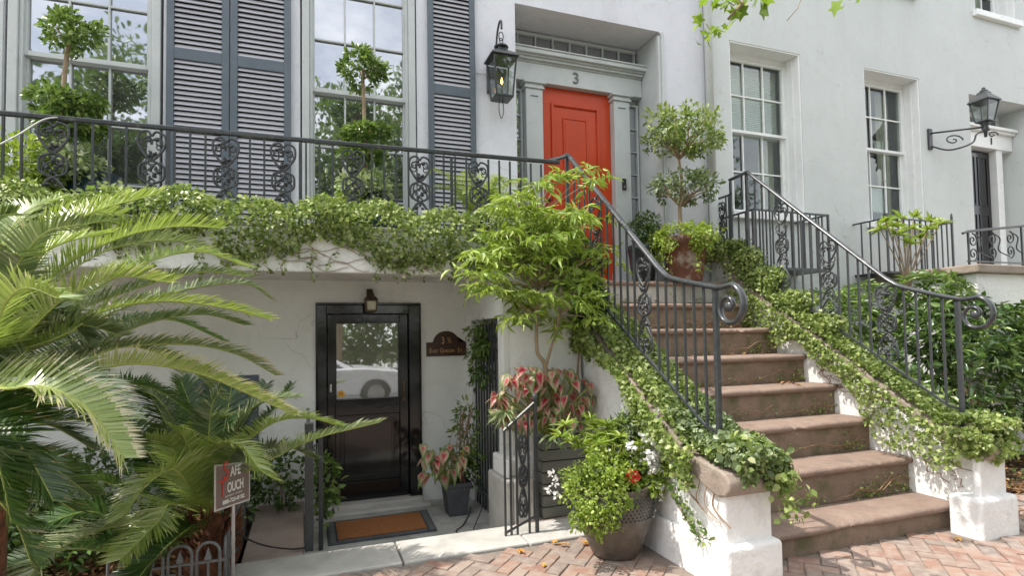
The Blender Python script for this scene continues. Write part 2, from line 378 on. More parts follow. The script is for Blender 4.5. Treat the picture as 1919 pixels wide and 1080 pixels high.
def clumps(c, r, nc, per, cr, lumpy=.12):
    """leaf positions gathered in clumps round an ellipsoid: uneven outline with gaps"""
    P = []; D = []
    cs, cd = blob(c, r, nc, .75)
    cs = cs + rng.normal(size=(nc,3))*lumpy*np.array(r)
    for i in range(nc):
        s = cr*(.6+.8*rng.random()); k = int(per*(.6+.8*rng.random()))
        d = rdir(k); p = cs[i]+d*s*(rng.random(k)**.5)[:,None]
        P.append(p); D.append(unit(d*.7+cd[i]*.6))
    return np.concatenate(P), np.concatenate(D)
def foliage(name, parent, P, D, L, Wd, mat, shape='oval', up=.6, jitter=.5, droop=0, rnd=None):
    n = len(P)
    Dn = unit(D + rng.normal(size=(n,3))*jitter + np.array([0,0,-droop]))
    N = unit(rng.normal(size=(n,3))*.6 + np.array([0,0,up]) + D*.4)
    Ls = L*(.5+.9*rng.random(n)); Ws = Ls*(Wd/L)*(.8+.4*rng.random(n))
    w0 = W[parent.name] if parent else Vector((0,0,0))
    me = leafmesh(name, np.asarray(P), Dn, N, Ls, Ws, mat, shape, rnd)
    o = link(name, me, parent, (0,0,0))
    if parent is not None and name == 'underplanting': o['kind'] = 'stuff'
    return o

def text(body, size, mat, loc, rot, parent=None, name='lettering', ext=.001, align='CENTER', sx=1, bold=0):
    cu = bpy.data.curves.new('t', 'FONT'); cu.body = body; cu.size = size; cu.extrude = ext; cu.align_x = align; cu.align_y = 'CENTER'
    cu.offset = bold
    to = bpy.data.objects.new('t', cu); COL.objects.link(to)
    bpy.context.view_layer.update()
    me = bpy.data.meshes.new_from_object(to.evaluated_get(bpy.context.evaluated_depsgraph_get()))
    bpy.data.objects.remove(to); me.materials.clear(); me.materials.append(mat)
    o = link(name, me, parent, loc, rot); o.scale = (sx, 1, 1); return o

FY = 5.82                                  # facade plane
FACE = (R(90), 0, 0)                       # lettering that faces the street
# ================================================================== GROUND
g = MB(); g.quad((-80,-80,-.32),(80,-80,-.32),(80,80,-.32),(-80,80,-.32))
struct(obj('ground', g, m_soil))
g = MB(); g.box(-40,40,-9.5,-1.2,-.31,-.13); struct(obj('road', g, m_asph))
g = MB(); g.box(-40,40,-1.2,-1.0,-.3,-.015); struct(obj('street_kerb', g, m_conc, bevel=.02))
g = MB(); g.box(-40,40,-1.0,3.93,-.3,-.012)
g.box(2.3,40,3.93,4.0,-.3,-.022)
pav = struct(obj('brick_pavement', g, m_mort))
g = MB(); g.box(-40,40,-30,-9.5,-.3,-.02); struct(obj('far_pavement', g, m_conc))

def brickmat():
    m, nt, b = newmat('worn red brick')
    oi = nt.nodes.new('ShaderNodeObjectInfo'); at = nt.nodes.new('ShaderNodeAttribute'); at.attribute_name = 'rnd'
    ad = nt.nodes.new('ShaderNodeMath'); ad.operation = 'ADD'; nt.links.new(oi.outputs['Random'], ad.inputs[0]); nt.links.new(at.outputs['Fac'], ad.inputs[1])
    fr = nt.nodes.new('ShaderNodeMath'); fr.operation = 'FRACT'; nt.links.new(ad.outputs[0], fr.inputs[0])
    col = _ramp(nt, fr.outputs[0], [(0,(.25,.145,.11)),(.25,(.32,.19,.14)),(.45,(.23,.185,.16)),(.6,(.33,.215,.165)),(.8,(.22,.18,.165)),(1,(.35,.265,.215))])
    t = nt.nodes.new('ShaderNodeTexCoord'); gm = nt.nodes.new('ShaderNodeNewGeometry')
    n = nt.nodes.new('ShaderNodeTexNoise'); n.inputs['Scale'].default_value = 14; n.inputs['Detail'].default_value = 7; nt.links.new(gm.outputs['Position'], n.inputs['Vector'])
    f = _ramp(nt, n.outputs['Fac'], [(.42,(0,0,0)),(.72,(1,1,1))])
    col = _mix(nt, f, col, (.34,.28,.235))
    nt.links.new(col, b.inputs['Base Color']); b.inputs['Roughness'].default_value = .85
    n2 = nt.nodes.new('ShaderNodeTexNoise'); n2.inputs['Scale'].default_value = 60; nt.links.new(gm.outputs['Position'], n2.inputs['Vector'])
    _bump(nt, b, n2.outputs['Fac'], .6, .006); return m
m_brick = brickmat()
bl, bw = .205, .0975; gap = .005
bb = MB(); e = .004
bb.box(-bl/2+gap/2, bl/2-gap/2, -bw/2+gap/2, bw/2-gap/2, -.06, -.004)
n0 = len(bb.v); x0, x1, y0, y1 = -bl/2+gap/2+e, bl/2-gap/2-e, -bw/2+gap/2+e, bw/2-gap/2-e
bb.f.pop(1); bb.m.pop(1)
bb.v += [(x0,y0,0),(x1,y0,0),(x1,y1,0),(x0,y1,0)]
for a, b_, c, d in ((4,5,n0+1,n0),(5,6,n0+2,n0+1),(6,7,n0+3,n0+2),(7,4,n0,n0+3),(n0,n0+1,n0+2,n0+3)): bb.f.append((a,b_,c,d)); bb.m.append(0)
bme = bb.mesh('brick', m_brick)
cells = []
A = .1025*1.0; ca, sa = math.cos(R(45)), math.sin(R(45))
for i in range(-90, 90):
    for j in range(-90, 90):
        k = (i - j) % 4
        if k == 0: cx, cy_, rot = (i+1.0)*A, (j+.5)*A, 0      # horizontal brick over i, i+1
        elif k == 3: cx, cy_, rot = (i+.5)*A, (j+1.0)*A, 90   # vertical brick over j, j+1
        else: continue
        X = cx*ca - cy_*sa + 2.4; Y = cx*sa + cy_*ca + 1.2
        if not (-3.2 < X < 7.6 and 1.2 < Y < 3.86): continue
        # outside plinths and steps
        if 2.30 < X < 5.12 and Y > 3.0: continue
        if (2.27 < X < 2.80 or 4.56 < X < 5.12) and Y > 2.70: continue
        if X > 5.1 and Y > 3.4: continue
        d = Vector((X,Y,0))-Vector((0,0,EYE)); k_ = d.dot(FW)
        px, py = 959.5+FPX*d.dot(RT)/k_, CYP-FPX*d.dot(UP)/k_
        vis = k_ > 0 and -60 < px < 1980 and py < 1130
        cells.append((X, Y, rot, k_ if vis else 999, vis))
cells.sort(key=lambda c: c[3])
rest = []
for q, (X, Y, rot, k_, vis) in enumerate(cells):
    z = random.uniform(-.006, .002); rz = R(45+rot)+random.uniform(-.025,.025); tx, ty = random.uniform(-.018,.018), random.uniform(-.018,.018)
    if vis and q < 298: link('brick', bme, pav, (X,Y,z), (tx,ty,rz))
    else: rest.append(Matrix.Translation((X,Y,z)) @ Matrix.Rotation(rz,4,'Z') @ Matrix.Rotation(tx,4,'X'))
rb = MB()
bv = [v.co.copy() for v in bme.vertices]; bf = [tuple(p.vertices) for p in bme.polygons]
for Mx in rest:
    n = len(rb.v); rb.v += [tuple(Mx@v) for v in bv]; rb.f += [tuple(n+i for i in f) for f in bf]; rb.m += [0]*len(bf)
rme = rb.mesh('further_bricks', m_brick, recalc=False)
ra = rme.attributes.new('rnd','FLOAT','FACE'); ra.data.foreach_set('value', np.repeat(rng.random(len(rest)), len(bf)).astype(np.float32))
stuff(link('further_bricks', rme, pav))

# kerb stone before the areaway, in three lengths
curb = MB().box(-3.2,-.47,3.95,4.36,-.3,.004); cst = struct(obj('areaway_curb', curb, m_conc, bevel=.012))
for a, b_ in ((-.462,.62),(.63,1.55),(1.56,2.31)):
    obj('curb_stone', MB().box(a,b_,3.95,4.37,-.3,random.uniform(.006,.011)), m_conc, cst, bevel=.012)
struct(obj('areaway_floor', MB().box(-.05,1.62,4.37,6.0,-.31,-.13), m_floor))
struct(obj('concrete_pad', MB().box(-.43,-.02,4.37,5.82,-.3,.0), m_pad, bevel=.01))
obj('ledge', MB().box(1.60,2.36,4.37,4.62,-.3,.006), m_pad, cst, bevel=.01)
def lumpy(x0,x1,y0,y1,nx,ny,z,amp):
    mb = MB()
    for j in range(ny+1):
        for i in range(nx+1):
            mb.v.append((x0+(x1-x0)*i/nx, y0+(y1-y0)*j/ny, z+random.uniform(-amp,amp)))
    for j in range(ny):
        for i in range(nx):
            a = j*(nx+1)+i; mb.f.append((a,a+1,a+nx+2,a+nx+1)); mb.m.append(0)
    return mb
struct(obj('planting_bed', lumpy(-6,-.47,4.36,5.82,60,18,-.02,.025), m_soil, smooth=True))
struct(obj('side_bed', lumpy(5.09,10.2,3.4,5.82,60,26,.01,.03), m_soil, smooth=True))
n = 5200
P = np.stack([rng.uniform(5.1,9.5,n), rng.uniform(2.9,4.2,n), rng.uniform(.005,.05,n)],1)
P2 = np.stack([rng.uniform(-2.8,-.5,1800), rng.uniform(4.3,4.9,1800), rng.uniform(.0,.04,1800)],1)
P = np.concatenate([P[(P[:,1] > 3.38) | (rng.random(n) < .06)], P2])
o = foliage('leaf_litter', None, P, rdir(len(P))*[1,1,.15], .055, .03, L_dead, 'oval', up=2.5, jitter=.1); stuff(o)

# ================================================================== BUILDINGS
def wallmesh(x0, x1, z0, z1, holes, y0, y1, depth):
    """front sheet with openings, reveals back to each hole's depth, closed box behind"""
    mb = MB()
    xs = sorted({x0, x1, *[h[0] for h in holes], *[h[1] for h in holes]})
    zs = sorted({z0, z1, *[h[2] for h in holes], *[h[3] for h in holes]})
    for i in range(len(xs)-1):
        for j in range(len(zs)-1):
            cx, cz = (xs[i]+xs[i+1])/2, (zs[j]+zs[j+1])/2
            if any(h[0] < cx < h[1] and h[2] < cz < h[3] for h in holes): continue
            mb.quad((xs[i],y0,zs[j]),(xs[i+1],y0,zs[j]),(xs[i+1],y0,zs[j+1]),(xs[i],y0,zs[j+1]))
    for h in holes:
        a, b_, c, d = h[:4]; yy = y0+(h[4] if len(h) > 4 else depth)
        mb.quad((a,y0,c),(a,yy,c),(a,yy,d),(a,y0,d)); mb.quad((b_,y0,c),(b_,y0,d),(b_,yy,d),(b_,yy,c))
        mb.quad((a,y0,d),(a,yy,d),(b_,yy,d),(b_,y0,d)); mb.quad((a,y0,c),(b_,y0,c),(b_,yy,c),(a,yy,c))
    mb.quad((x0,y0,z0),(x0,y1,z0),(x0,y1,z1),(x0,y0,z1)); mb.quad((x1,y0,z0),(x1,y0,z1),(x1,y1,z1),(x1,y1,z0))
    mb.quad((x0,y1,z0),(x1,y1,z0),(x1,y1,z1),(x0,y1,z1)); mb.quad((x0,y0,z1),(x0,y1,z1),(x1,y1,z1),(x1,y0,z1))
    mb.quad((x0,y0,z0),(x1,y0,z0),(x1,y1,z0),(x0,y1,z0))
    return mb
H1 = thing('town_house', (1, FY, -.12), 'lavender grey stucco town house with the red front door and slate blue shutters', 'house')
H1.location = W[H1.name] = Vector((1, FY, -.12))
TOP = 10.5
h1h = [(-2.38,-1.22,2.3,5.7,.12), (-.05,1.10,2.3,5.7,.12), (2.22,4.15,2.14,5.31,.62), (.10,1.10,-.125,1.88,.12), (-1.05,-.42,.35,1.22,.12), (.55-5,.55+.65-5,2.3,5.7,.12)]
wm = wallmesh(-9, 4.815, -.3, TOP, h1h, FY, 13, .12)
link('wall', wm.mesh('wall', m_wall, recalc=False), H1)
# white plinth band: basement part is a cleaner white stucco laid 6 mm proud of the wall
bw_ = MB()
bh = [(.10,1.10,-.125,1.88,.006), (-1.05,-.42,.35,1.22,.006)]
xs = sorted({-6,1.62,.10,1.10,-1.05,-.42}); zs = sorted({-.3,-.125,1.88,.35,1.22,2.12})
for i in range(len(xs)-1):
    for j in range(len(zs)-1):
        cx, cz = (xs[i]+xs[i+1])/2, (zs[j]+zs[j+1])/2
        if any(h[0] < cx < h[1] and h[2] < cz < h[3] for h in bh): continue
        bw_.quad((xs[i],FY-.006,zs[j]),(xs[i+1],FY-.006,zs[j]),(xs[i+1],FY-.006,zs[j+1]),(xs[i],FY-.006,zs[j+1]))
link('basement_wall', bw_.mesh('basement_wall', m_base, recalc=False), H1)

def framed(parent, name, x0, x1, z0, z1, t, y0, y1, mat, bevel=.006, sill=True):
    mb = MB(); mb.box(x0,x0+t,y0,y1,z0,z1); mb.box(x1-t,x1,y0,y1,z0,z1); mb.box(x0+t,x1-t,y0,y1,z1-t,z1)
    if sill: mb.box(x0+t,x1-t,y0,y1,z0,z0+t)
    return obj(name, mb, mat, parent, bevel=bevel)
def sash(win, x0, x1, z0, z1, cols, rows, Y, mat, glass, rail=.045, mun=.018, grp=None):
    """one sash: stiles+rails, muntins, panes"""
    mb = MB(); mb.box(x0,x0+rail,Y-.022,Y+.022,z0,z1); mb.box(x1-rail,x1,Y-.022,Y+.022,z0,z1)
    mb.box(x0+rail,x1-rail,Y-.022,Y+.022,z0,z0+rail); mb.box(x0+rail,x1-rail,Y-.022,Y+.022,z1-rail,z1)
    a, b_, c, d = x0+rail, x1-rail, z0+rail, z1-rail
    obj('sash_frame', mb, mat, win, bevel=.004)
    mv = MB()
    for i in range(1, cols): xx = a+(b_-a)*i/cols; mv.box(xx-mun/2,xx+mun/2,Y-.016,Y+.010,c,d)
    for j in range(1, rows):
        zz = c+(d-c)*j/rows
        for i in range(cols):
            xa = a+(b_-a)*i/cols+(mun/2 if i else 0); xb = a+(b_-a)*(i+1)/cols-(mun/2 if i < cols-1 else 0)
            mv.box(xa,xb,Y-.015,Y+.009,zz-mun/2,zz+mun/2)
    if mv.v: obj('muntins', mv, mat, win, bevel=.003)
    for i in range(cols):
        for j in range(rows):
            xa, xb = a+(b_-a)*i/cols, a+(b_-a)*(i+1)/cols; za, zb = c+(d-c)*j/rows, c+(d-c)*(j+1)/rows
            t1, t2 = random.uniform(-.0022,.0022), random.uniform(-.0022,.0022)
            mb = MB(); mb.box(xa,xb,Y+.0125,Y+.0155,za,zb)
            cc = Vector(((xa+xb)/2, Y+.013, (za+zb)/2)); mb.v = [tuple(Vector(v)-cc) for v in mb.v]
            link('pane', mb.mesh('pane', glass), win, cc, (t1,0,t2))
def lwin(x0, x1):
    fr = MB(); t = .07
    fr.box(x0,x0+t,FY-.015,FY+.11,2.31,5.69); fr.box(x1-t,x1,FY-.015,FY+.11,2.31,5.69)
    fr.box(x0+t,x1-t,FY-.015,FY+.11,5.6,5.69); fr.box(x0+t,x1-t,FY-.04,FY+.11,2.31,2.38)
    fr.box(x0+t,x0+t+.03,FY+.01,FY+.11,2.38,5.6); fr.box(x1-t-.03,x1-t,FY+.01,FY+.11,2.38,5.6)
    wn = obj('window', fr, m_trim, H1, bevel=.006)
    wn['label'] = 'tall triple hung window in a grey green frame'
    a, b_ = x0+t+.005, x1-t-.005
    sash(wn, a, b_, 4.02, 5.6, 3, 2+1, FY+.06, m_trim, m_glass)
    sash(wn, a, b_, 2.38, 4.06, 3, 3, FY+.095, m_trim, m_glass)
    # white reveal strips beside the frame
    return wn
lwin(-2.36,-1.24); lwin(-.035,1.085)
def outer(x0,x1):
    mb = MB(); mb.box(x0,x1,FY-.02,FY+.004,2.3,6.2); return mb
for a, b_ in ((-2.47,-2.385),): obj('casing', outer(a,b_), m_trim, H1, bevel=.004)
# fluted pilaster at far left
mb = MB()
for k in range(4): mb.box(-2.70+k*.055,-2.66+k*.055,FY-.05,FY,2.3,6.5)
mb.box(-2.72,-2.48,FY-.03,FY-.001,2.3,6.5); obj('fluted_pilaster', mb, m_trim, H1, bevel=.004)

slat = MB(); slat.box(-.5,.5,-.0045,.0045,-.027,.027)
def shutter(x0, x1, z0, z1, midz):
    st = .062; Y0, Y1 = FY-.045, FY-.008
    mb = MB(); mb.box(x0,x0+st,Y0,Y1,z0,z1); mb.box(x1-st,x1,Y0,Y1,z0,z1)
    rails = [z0] + midz + [z1-.1]
    for z in rails: mb.box(x0+st,x1-st,Y0+.002,Y1-.002,z,z+.105)
    sh = obj('shutter', mb, [m_shut], H1, bevel=.004); obj('gap_shade_sheet', MB().box(x0+st,x1-st,Y1+.0005,Y1+.004,z0,z1), m_dark, sh)  # dark sheet added behind the slats to paint the shade in their gaps
    wdt = x1-x0-2*st-.004
    sm = MB(); sm.box(-wdt/2,wdt/2,-.0035,.0035,-.023,.023); sme = sm.mesh('slat', m_slat)
    for a, b_ in zip(rails[:-1], rails[1:]):
        z = a+.105+.02
        while z < b_-.012:
            link('slat', sme, sh, ((x0+x1)/2, (Y0+Y1)/2, z), (R(-32)+random.uniform(-.03,.03),0,random.uniform(-.002,.002))); z += .0485
for a, b_ in ((-1.19,-.675),(-.665,-.135),(1.215,1.735)): shutter(a, b_, 2.34, 5.6, [4.13])

# --- red door in its recess
def box_part(name, x0,x1,y0,y1,z0,z1, m, p, bevel=.005): return obj(name, MB().box(x0,x1,y0,y1,z0,z1), m, p, bevel=bevel)
mb = MB(); mb.box(2.223,4.147,6.36,6.44,2.14,5.308); obj('recess_back', mb, m_trim, H1)
for xa, xb in ((2.2205,2.235),(4.135,4.1495)):
    obj('recess_lining', MB().box(xa,xb,FY+.05,6.36,2.15,5.305), m_trim, H1, bevel=.004)
mb = MB(); mb.box(4.15,4.19,FY-.03,FY+.05,2.15,5.30); mb.box(4.115,4.15,FY-.012,FY+.05,2.15,5.26); obj('recess_casing', mb, m_trim, H1, bevel=.008)
tw = obj('transom_window', MB().box(2.40,4.12,6.30,6.355,5.04,5.07).box(2.40,4.12,6.30,6.355,5.25,5.29), m_trim, H1, bevel=.004)
for k in range(7):
    xa = 2.44+k*.236; cc = Vector((xa+.113,6.335,5.16))
    link('pane', MB().box(-.105,.105,-.002,.002,-.09,.09).mesh('pane', m_glass), tw, cc, (random.uniform(-.01,.01),0,random.uniform(-.01,.01)))
for k in range(8): obj('muntin', MB().box(2.425+k*.236,2.445+k*.236,6.30,6.345,5.07,5.25), m_trim, tw, bevel=.003)
mb = MB()
for k, (y, za, zb) in enumerate(((6.20,4.865,4.885),(6.165,4.885,4.915),(6.14,4.915,4.935),(6.10,4.935,4.985),(6.085,4.985,5.005),(6.12,5.005,5.02))): mb.box(2.236,4.134+.03*(k>1),y,6.355,za,zb-.0005)
obj('cornice', mb, m_trim, H1, bevel=.006)
box_part('frieze', 2.24,4.13,6.215,6.355,4.635,4.864, m_trim, H1)
text('3', .20, m_ironl, (3.17,6.208,4.745), FACE, H1, 'house_number', .006)
for xa, xb in ((2.49,2.71),(3.70,3.93)):
    pl = box_part('pilaster', xa,xb,6.20,6.355,2.15,4.54, m_trim, H1, .006)
    mb = MB(); mb.box(xa-.02,xb+.02,6.18,6.354,4.54,4.565); mb.box(xa-.008,xb+.008,6.192,6.352,4.565,4.6); mb.box(xa-.035,xb+.035,6.165,6.353,4.6,4.633)
    mb.box(xa-.02,xb+.02,6.18,6.353,2.145,2.32); obj('pilaster_moulding', mb, m_trim, pl, bevel=.004)
    obj('groove_shade_strip', MB().box(xa+.06,xb-.06,6.197,6.2,4.44,4.455), m_shut, pl)  # raised dark strip, its colour stands for the shade in a groove
for xa, xb in ((2.36,2.485),(3.945,4.12)):
    sd = framed(H1, 'sidelight', xa, xb, 3.0, 4.56, .025, 6.30, 6.352, m_trim, .003)
    for k in range(5):
        z0_ = 3.03+k*.302; zc = z0_+.147
        link('pane', MB().box(-(xb-xa)/2+.026,(xb-xa)/2-.026,-.002,.002,-.14,.14).mesh('pane', m_glass), sd, ((xa+xb)/2,6.34,zc), (0,0,random.uniform(-.01,.01)))
    obj('side_panel', MB().box(xa,xb,6.31,6.354,2.16,2.99), m_trim, sd, bevel=.006)
    for k in range(1,5): obj('muntin', MB().box(xa+.025,xb-.025,6.31,6.337,3.03+k*.302-.01,3.03+k*.302+.005), m_trim, sd)
dr = obj('front_door', MB().box(2.712,3.698,6.30,6.35,2.17,4.632), m_red, H1, bevel=.006)
def ringm(x0,x1,z0,z1,w_,y,h,mb):
    mb.box(x0,x0+w_,y-h,y,z0,z1); mb.box(x1-w_,x1,y-h,y,z0,z1); mb.box(x0+w_,x1-w_,y-h,y,z1-w_,z1); mb.box(x0+w_,x1-w_,y-h,y,z0,z0+w_)
mb = MB(); ringm(2.86,3.53,2.42,4.44,.035,6.30,.022,mb); ringm(2.895,3.495,2.455,4.405,.012,6.30,.012,mb); ringm(3.02,3.36,2.60,4.27,.022,6.30,.016,mb); obj('door_moulding', mb, m_red, dr, bevel=.007)
obj('door_panel', MB().box(3.045,3.335,6.288,6.2995,2.625,4.245), m_red, dr, bevel=.005)
obj('door_knob', MB().lathe([(.0,0),(.02,.0),(.012,.03),(.03,.05),(.028,.07),(.0,.08)], n=16), m_brass, dr, (2.79,6.30,3.2), smooth=True, rot=(R(90),0,0))
obj('door_sill', MB().box(2.45,4.0,6.10,6.34,2.142,2.168), m_conc, H1, bevel=.006)
bell = tag(obj('doorbell', MB().box(3.785,3.845,6.175,6.197,3.38,3.53), m_cord, bevel=.012), 'small black video doorbell on the pilaster right of the red door', 'doorbell')
obj('button', MB().lathe([(.017,0),(.017,.004),(.012,.006)], n=16), m_ironl, bell, (3.815,6.175,3.42), rot=(R(90),0,0))
obj('lens', MB().lathe([(.011,0),(.011,.003)], n=12), m_glaze, bell, (3.815,6.175,3.49), rot=(R(90),0,0))

# --- basement door
bd = MB(); bd.box(.10,.19,FY-.03,FY+.10,-.125,1.88); bd.box(.99,1.10,FY-.03,FY+.10,-.125,1.88); bd.box(.19,.99,FY-.03,FY+.10,1.79,1.88)
bd.box(.085,.10,FY-.035,FY,-.125,1.9); bd.box(1.10,1.115,FY-.035,FY,-.125,1.9); bd.box(.085,1.115,FY-.035,FY,1.881,1.9)
bdf = obj('basement_door_frame', bd, m_black, H1, bevel=.006)
ld = MB(); ld.box(.195,.27,FY+.02,FY+.07,-.06,1.785); ld.box(.90,.985,FY+.02,FY+.07,-.06,1.785); ld.box(.27,.90,FY+.02,FY+.07,1.705,1.785); ld.box(.27,.90,FY+.02,FY+.07,.78,.93); ld.box(.27,.90,FY+.02,FY+.07,-.06,.12)
ld.box(.27,.90,FY+.045,FY+.07,.12,.78)
bdo = obj('basement_door', ld, m_black, H1, bevel=.005); bdo['label'] = 'glossy black basement door, glazed in its upper half'
mb = MB(); ringm(.31,.86,.16,.74,.02,FY+.045,.012,mb); obj('door_moulding', mb, m_black, bdo, bevel=.004)
obj('raised_panel', MB().box(.35,.82,FY+.035,FY+.0445,.2,.70), m_black, bdo, bevel=.008)
obj('glass', MB().box(.27,.90,FY+.05,FY+.056,.93,1.705), m_glassd, bdo)
mb = MB(); ringm(.265,.905,.925,1.71,.016,FY+.02,.008,mb); obj('glazing_bead', mb, m_black, bdo, bevel=.003)
obj('handle', MB().tube([(.94,FY-.02,.93),(.94,FY-.03,1.0),(.94,FY-.02,1.07)],.009).box(.925,.955,FY+.005,FY+.02,.9,1.1), m_brass, bdo, smooth=False)
obj('latch', MB().box(.215,.235,FY+.0,FY+.02,1.02,1.1), m_alu, bdo, bevel=.003)
obj('sticker', MB().lathe([(.036,0),(.036,.002)], n=24), m_yell, bdo, (.325,FY+.049,.995), rot=(R(90),0,0))
text('ADT', .022, m_cord, (.325,FY+.0455,.995), FACE, bdo, 'sticker_print', .0004) if False else None
obj('sticker_print', MB().box(.306,.344,FY+.0455,FY+.0465,.990,.994).box(.310,.340,FY+.0455,FY+.0465,1.000,1.003), m_plaq, bdo)
obj('threshold', MB().box(.09,1.11,5.70,FY+.10,-.13,-.065).box(.02,1.16,5.58,5.70,-.13,-.10), m_conc, H1, bevel=.008)
# basement side window, blue grey, behind the palms
bwn = framed(H1, 'basement_window', -1.05,-.42,.35,1.22,.07,FY-.02,FY+.05,m_shut)
for a, b_ in ((-.98,-.74),(-.73,-.49)): obj('window_leaf', MB().box(a,b_,FY+.01,FY+.03,.42,1.15), m_shut, bwn, bevel=.006)

# --- right-hand house
H2 = thing('town_house', (9, FY, -.1), 'white stucco town house on the right with deep white window reveals', 'house')
W[H2.name] = Vector((9,FY,-.1))
h2h = [(5.22,6.44,3.12,5.39,.33), (7.66,8.83,3.12,5.39,.33), (9.98,11.6,2.4,5.31,.55), (10.25,11.3,6.72,8.6,.25), (7.72,8.76,6.72,8.6,.25)]
link('wall', wallmesh(4.825, 18, -.3, TOP, h2h, FY, 13, .3).mesh('wall', m_wall2, recalc=False), H2)
struct_gap = None
def rwin(x0, x1, z0, z1, zm, blind, nm):
    Y = FY+.25
    fr = MB(); t = .06
    fr.box(x0,x0+t,Y-.03,Y+.08,z0,z1); fr.box(x1-t,x1,Y-.03,Y+.08,z0,z1); fr.box(x0+t,x1-t,Y-.03,Y+.08,z1-t-.03,z1); fr.box(x0+t,x1-t,Y-.03,Y+.08,z0,z0+t)
    fr.box(x0,x0+.02,FY+.008,Y-.031,z0,z1); fr.box(x1-.02,x1,FY+.008,Y-.031,z0,z1); fr.box(x0+.021,x1-.021,FY+.008,Y-.031,z1-.02,z1)
    fr.box(x1-.035,x1-.0205,FY+.11,Y-.031,z0,z1-.021); fr.box(x0+.0205,x0+.035,FY+.11,Y-.031,z0,z1-.021)
    wn = obj('window', fr, m_trimw, H2, bevel=.004); wn['label'] = nm
    a, b_ = x0+t, x1-t
    sash(wn, a, b_, zm-.02, z1-.09, 3, 2, Y, m_trimw, m_glass2, .04, .02)
    sash(wn, a, b_, z0+t, zm+.02, 3, 2, Y+.045, m_trimw, m_glass2, .04, .02)
    obj('sill', MB().box(x0-.07,x1+.07,FY-.07,FY+.2,z0-.1,z0-.001), m_trimw, wn, bevel=.008)
    if blind == 'blind':
        mb = MB(); z = z1-.12
        while z > zm+.02: mb.box(a+.03,b_-.03,Y+.11,Y+.135,z-.020,z-.004); z -= .026
        mb.box(a+.02,b_-.02,Y+.10,Y+.14,zm-.03,zm+.0)
        obj('venetian_blind', mb, m_blind, wn)
    # curtain drawn to the right side
    mb = MB(); ncl = 24; cx0 = b_-.30 if blind != 'none' else b_-.2
    for k in range(ncl):
        xa = cx0+(b_-.02-cx0)*k/ncl; xb = cx0+(b_-.02-cx0)*(k+1)/ncl
        ya, yb = Y+.2+.02*math.sin(k*1.7), Y+.2+.02*math.sin((k+1)*1.7)
        mb.quad((xa,ya,z0+.05),(xb,yb,z0+.05),(xb,yb,z1-.1),(xa,ya,z1-.1))
    obj('curtain', mb, m_curt, wn, smooth=True)
    return wn
w3 = rwin(5.22,6.44,3.12,5.39,4.29,'blind','deep set sash window with a half lowered blind')
w4 = rwin(7.66,8.83,3.12,5.39,4.29,'curt','deep set sash window with a curtain and a notice at its foot')
obj('notice', MB().box(8.16,8.42,FY+.33,FY+.335,3.36,3.74), m_paper, w4)
obj('notice_frame', MB().box(8.10,8.15,FY+.33,FY+.34,3.2,3.85).box(8.43,8.47,FY+.33,FY+.34,3.2,3.85).box(8.15,8.43,FY+.33,FY+.34,3.2,3.34), m_dark, w4)
rwin(10.25,11.3,6.72,8.6,7.7,'curt','upper sash window above the far doorway'); rwin(7.72,8.76,6.72,8.6,7.7,'curt','upper sash window above the curtained window')
# far doorway
box_part('recess_back', 9.983,11.597,6.30,6.36,2.4,5.305, m_trimw, H2)
tw = obj('transom_window', MB().box(10.3,11.5,6.26,6.299,5.0,5.03).box(10.3,11.5,6.26,6.299,5.2,5.23), m_trimw, H2)
for k in range(4): obj('pane', MB().box(10.32+k*.29,10.58+k*.29,6.28,6.29,5.03,5.2), m_glass, tw)
mb = MB(); mb.box(10.05,11.59,6.06,6.30,4.88,4.92); mb.box(10.02,11.59,6.02,6.30,4.92,4.97); mb.box(10.10,11.59,6.12,6.30,4.62,4.879); obj('cornice', mb, m_trimw, H2, bevel=.006)
fd = obj('far_door', MB().box(10.45,11.18,6.25,6.295,2.42,4.60), m_black, H2, bevel=.006); fd['label'] = 'black front door standing in shade'
mb = MB(); ringm(10.53,10.78,2.6,3.5,.02,6.25,.012,mb); ringm(10.85,11.1,2.6,3.5,.02,6.25,.012,mb); ringm(10.53,10.78,3.65,4.5,.02,6.25,.012,mb); ringm(10.85,11.1,3.65,4.5,.02,6.25,.012,mb); obj('door_moulding', mb, m_black, fd, bevel=.004)
for xa, xb in ((10.2,10.42),(11.2,11.36)): box_part('pilaster', xa,xb,6.15,6.299,2.41,4.62, m_trimw, H2)
text('1', .17, m_cord, (11.02,6.112,4.74), FACE, H2, 'house_number', .006)
# downpipe between the houses
dp = thing('downpipe', (4.83,FY,0), 'pale painted downpipe where the two stucco houses meet', 'drainpipe')
obj('pipe', MB().tube([(4.83,FY-.07,3.45),(4.83,FY-.07,9.9)],.05,14), m_wall2, dp, smooth=True)
obj('lower_pipe', MB().tube([(4.84,FY-.07,.4),(4.84,FY-.07,3.44)],.058,14), m_wall2, dp, smooth=True)
obj('collar', MB().lathe([(.062,0),(.072,.01),(.072,.05),(.062,.06)], (4.835,FY-.07,3.43), 16), m_wall2, dp, smooth=True)
obj('bracket', MB().box(4.74,4.93,FY-.02,FY-.001,3.6,3.64), m_wall2, dp)

# ================================================================== BALCONY AND PASSAGE WALL
bal = thing('balcony', (0, 5.3, 2.1), 'white masonry balcony slab with ivy over its edge, above the basement door', 'balcony')
obj('slab', MB().box(-6,2.37,4.80,FY-.007,2.12,2.32), m_white, bal, bevel=.01)
obj('fascia', MB().box(-6,2.37,4.70,4.80,2.075,2.42), m_white, bal, bevel=.012)
obj('deck_edge', MB().box(-6,2.30,4.70,5.1,2.42,2.46), m_conc, bal, bevel=.01)
pw = thing('passage_wall', (1.9,4.7,-.2), 'white masonry side wall of the areaway with a barred passage opening', 'wall')
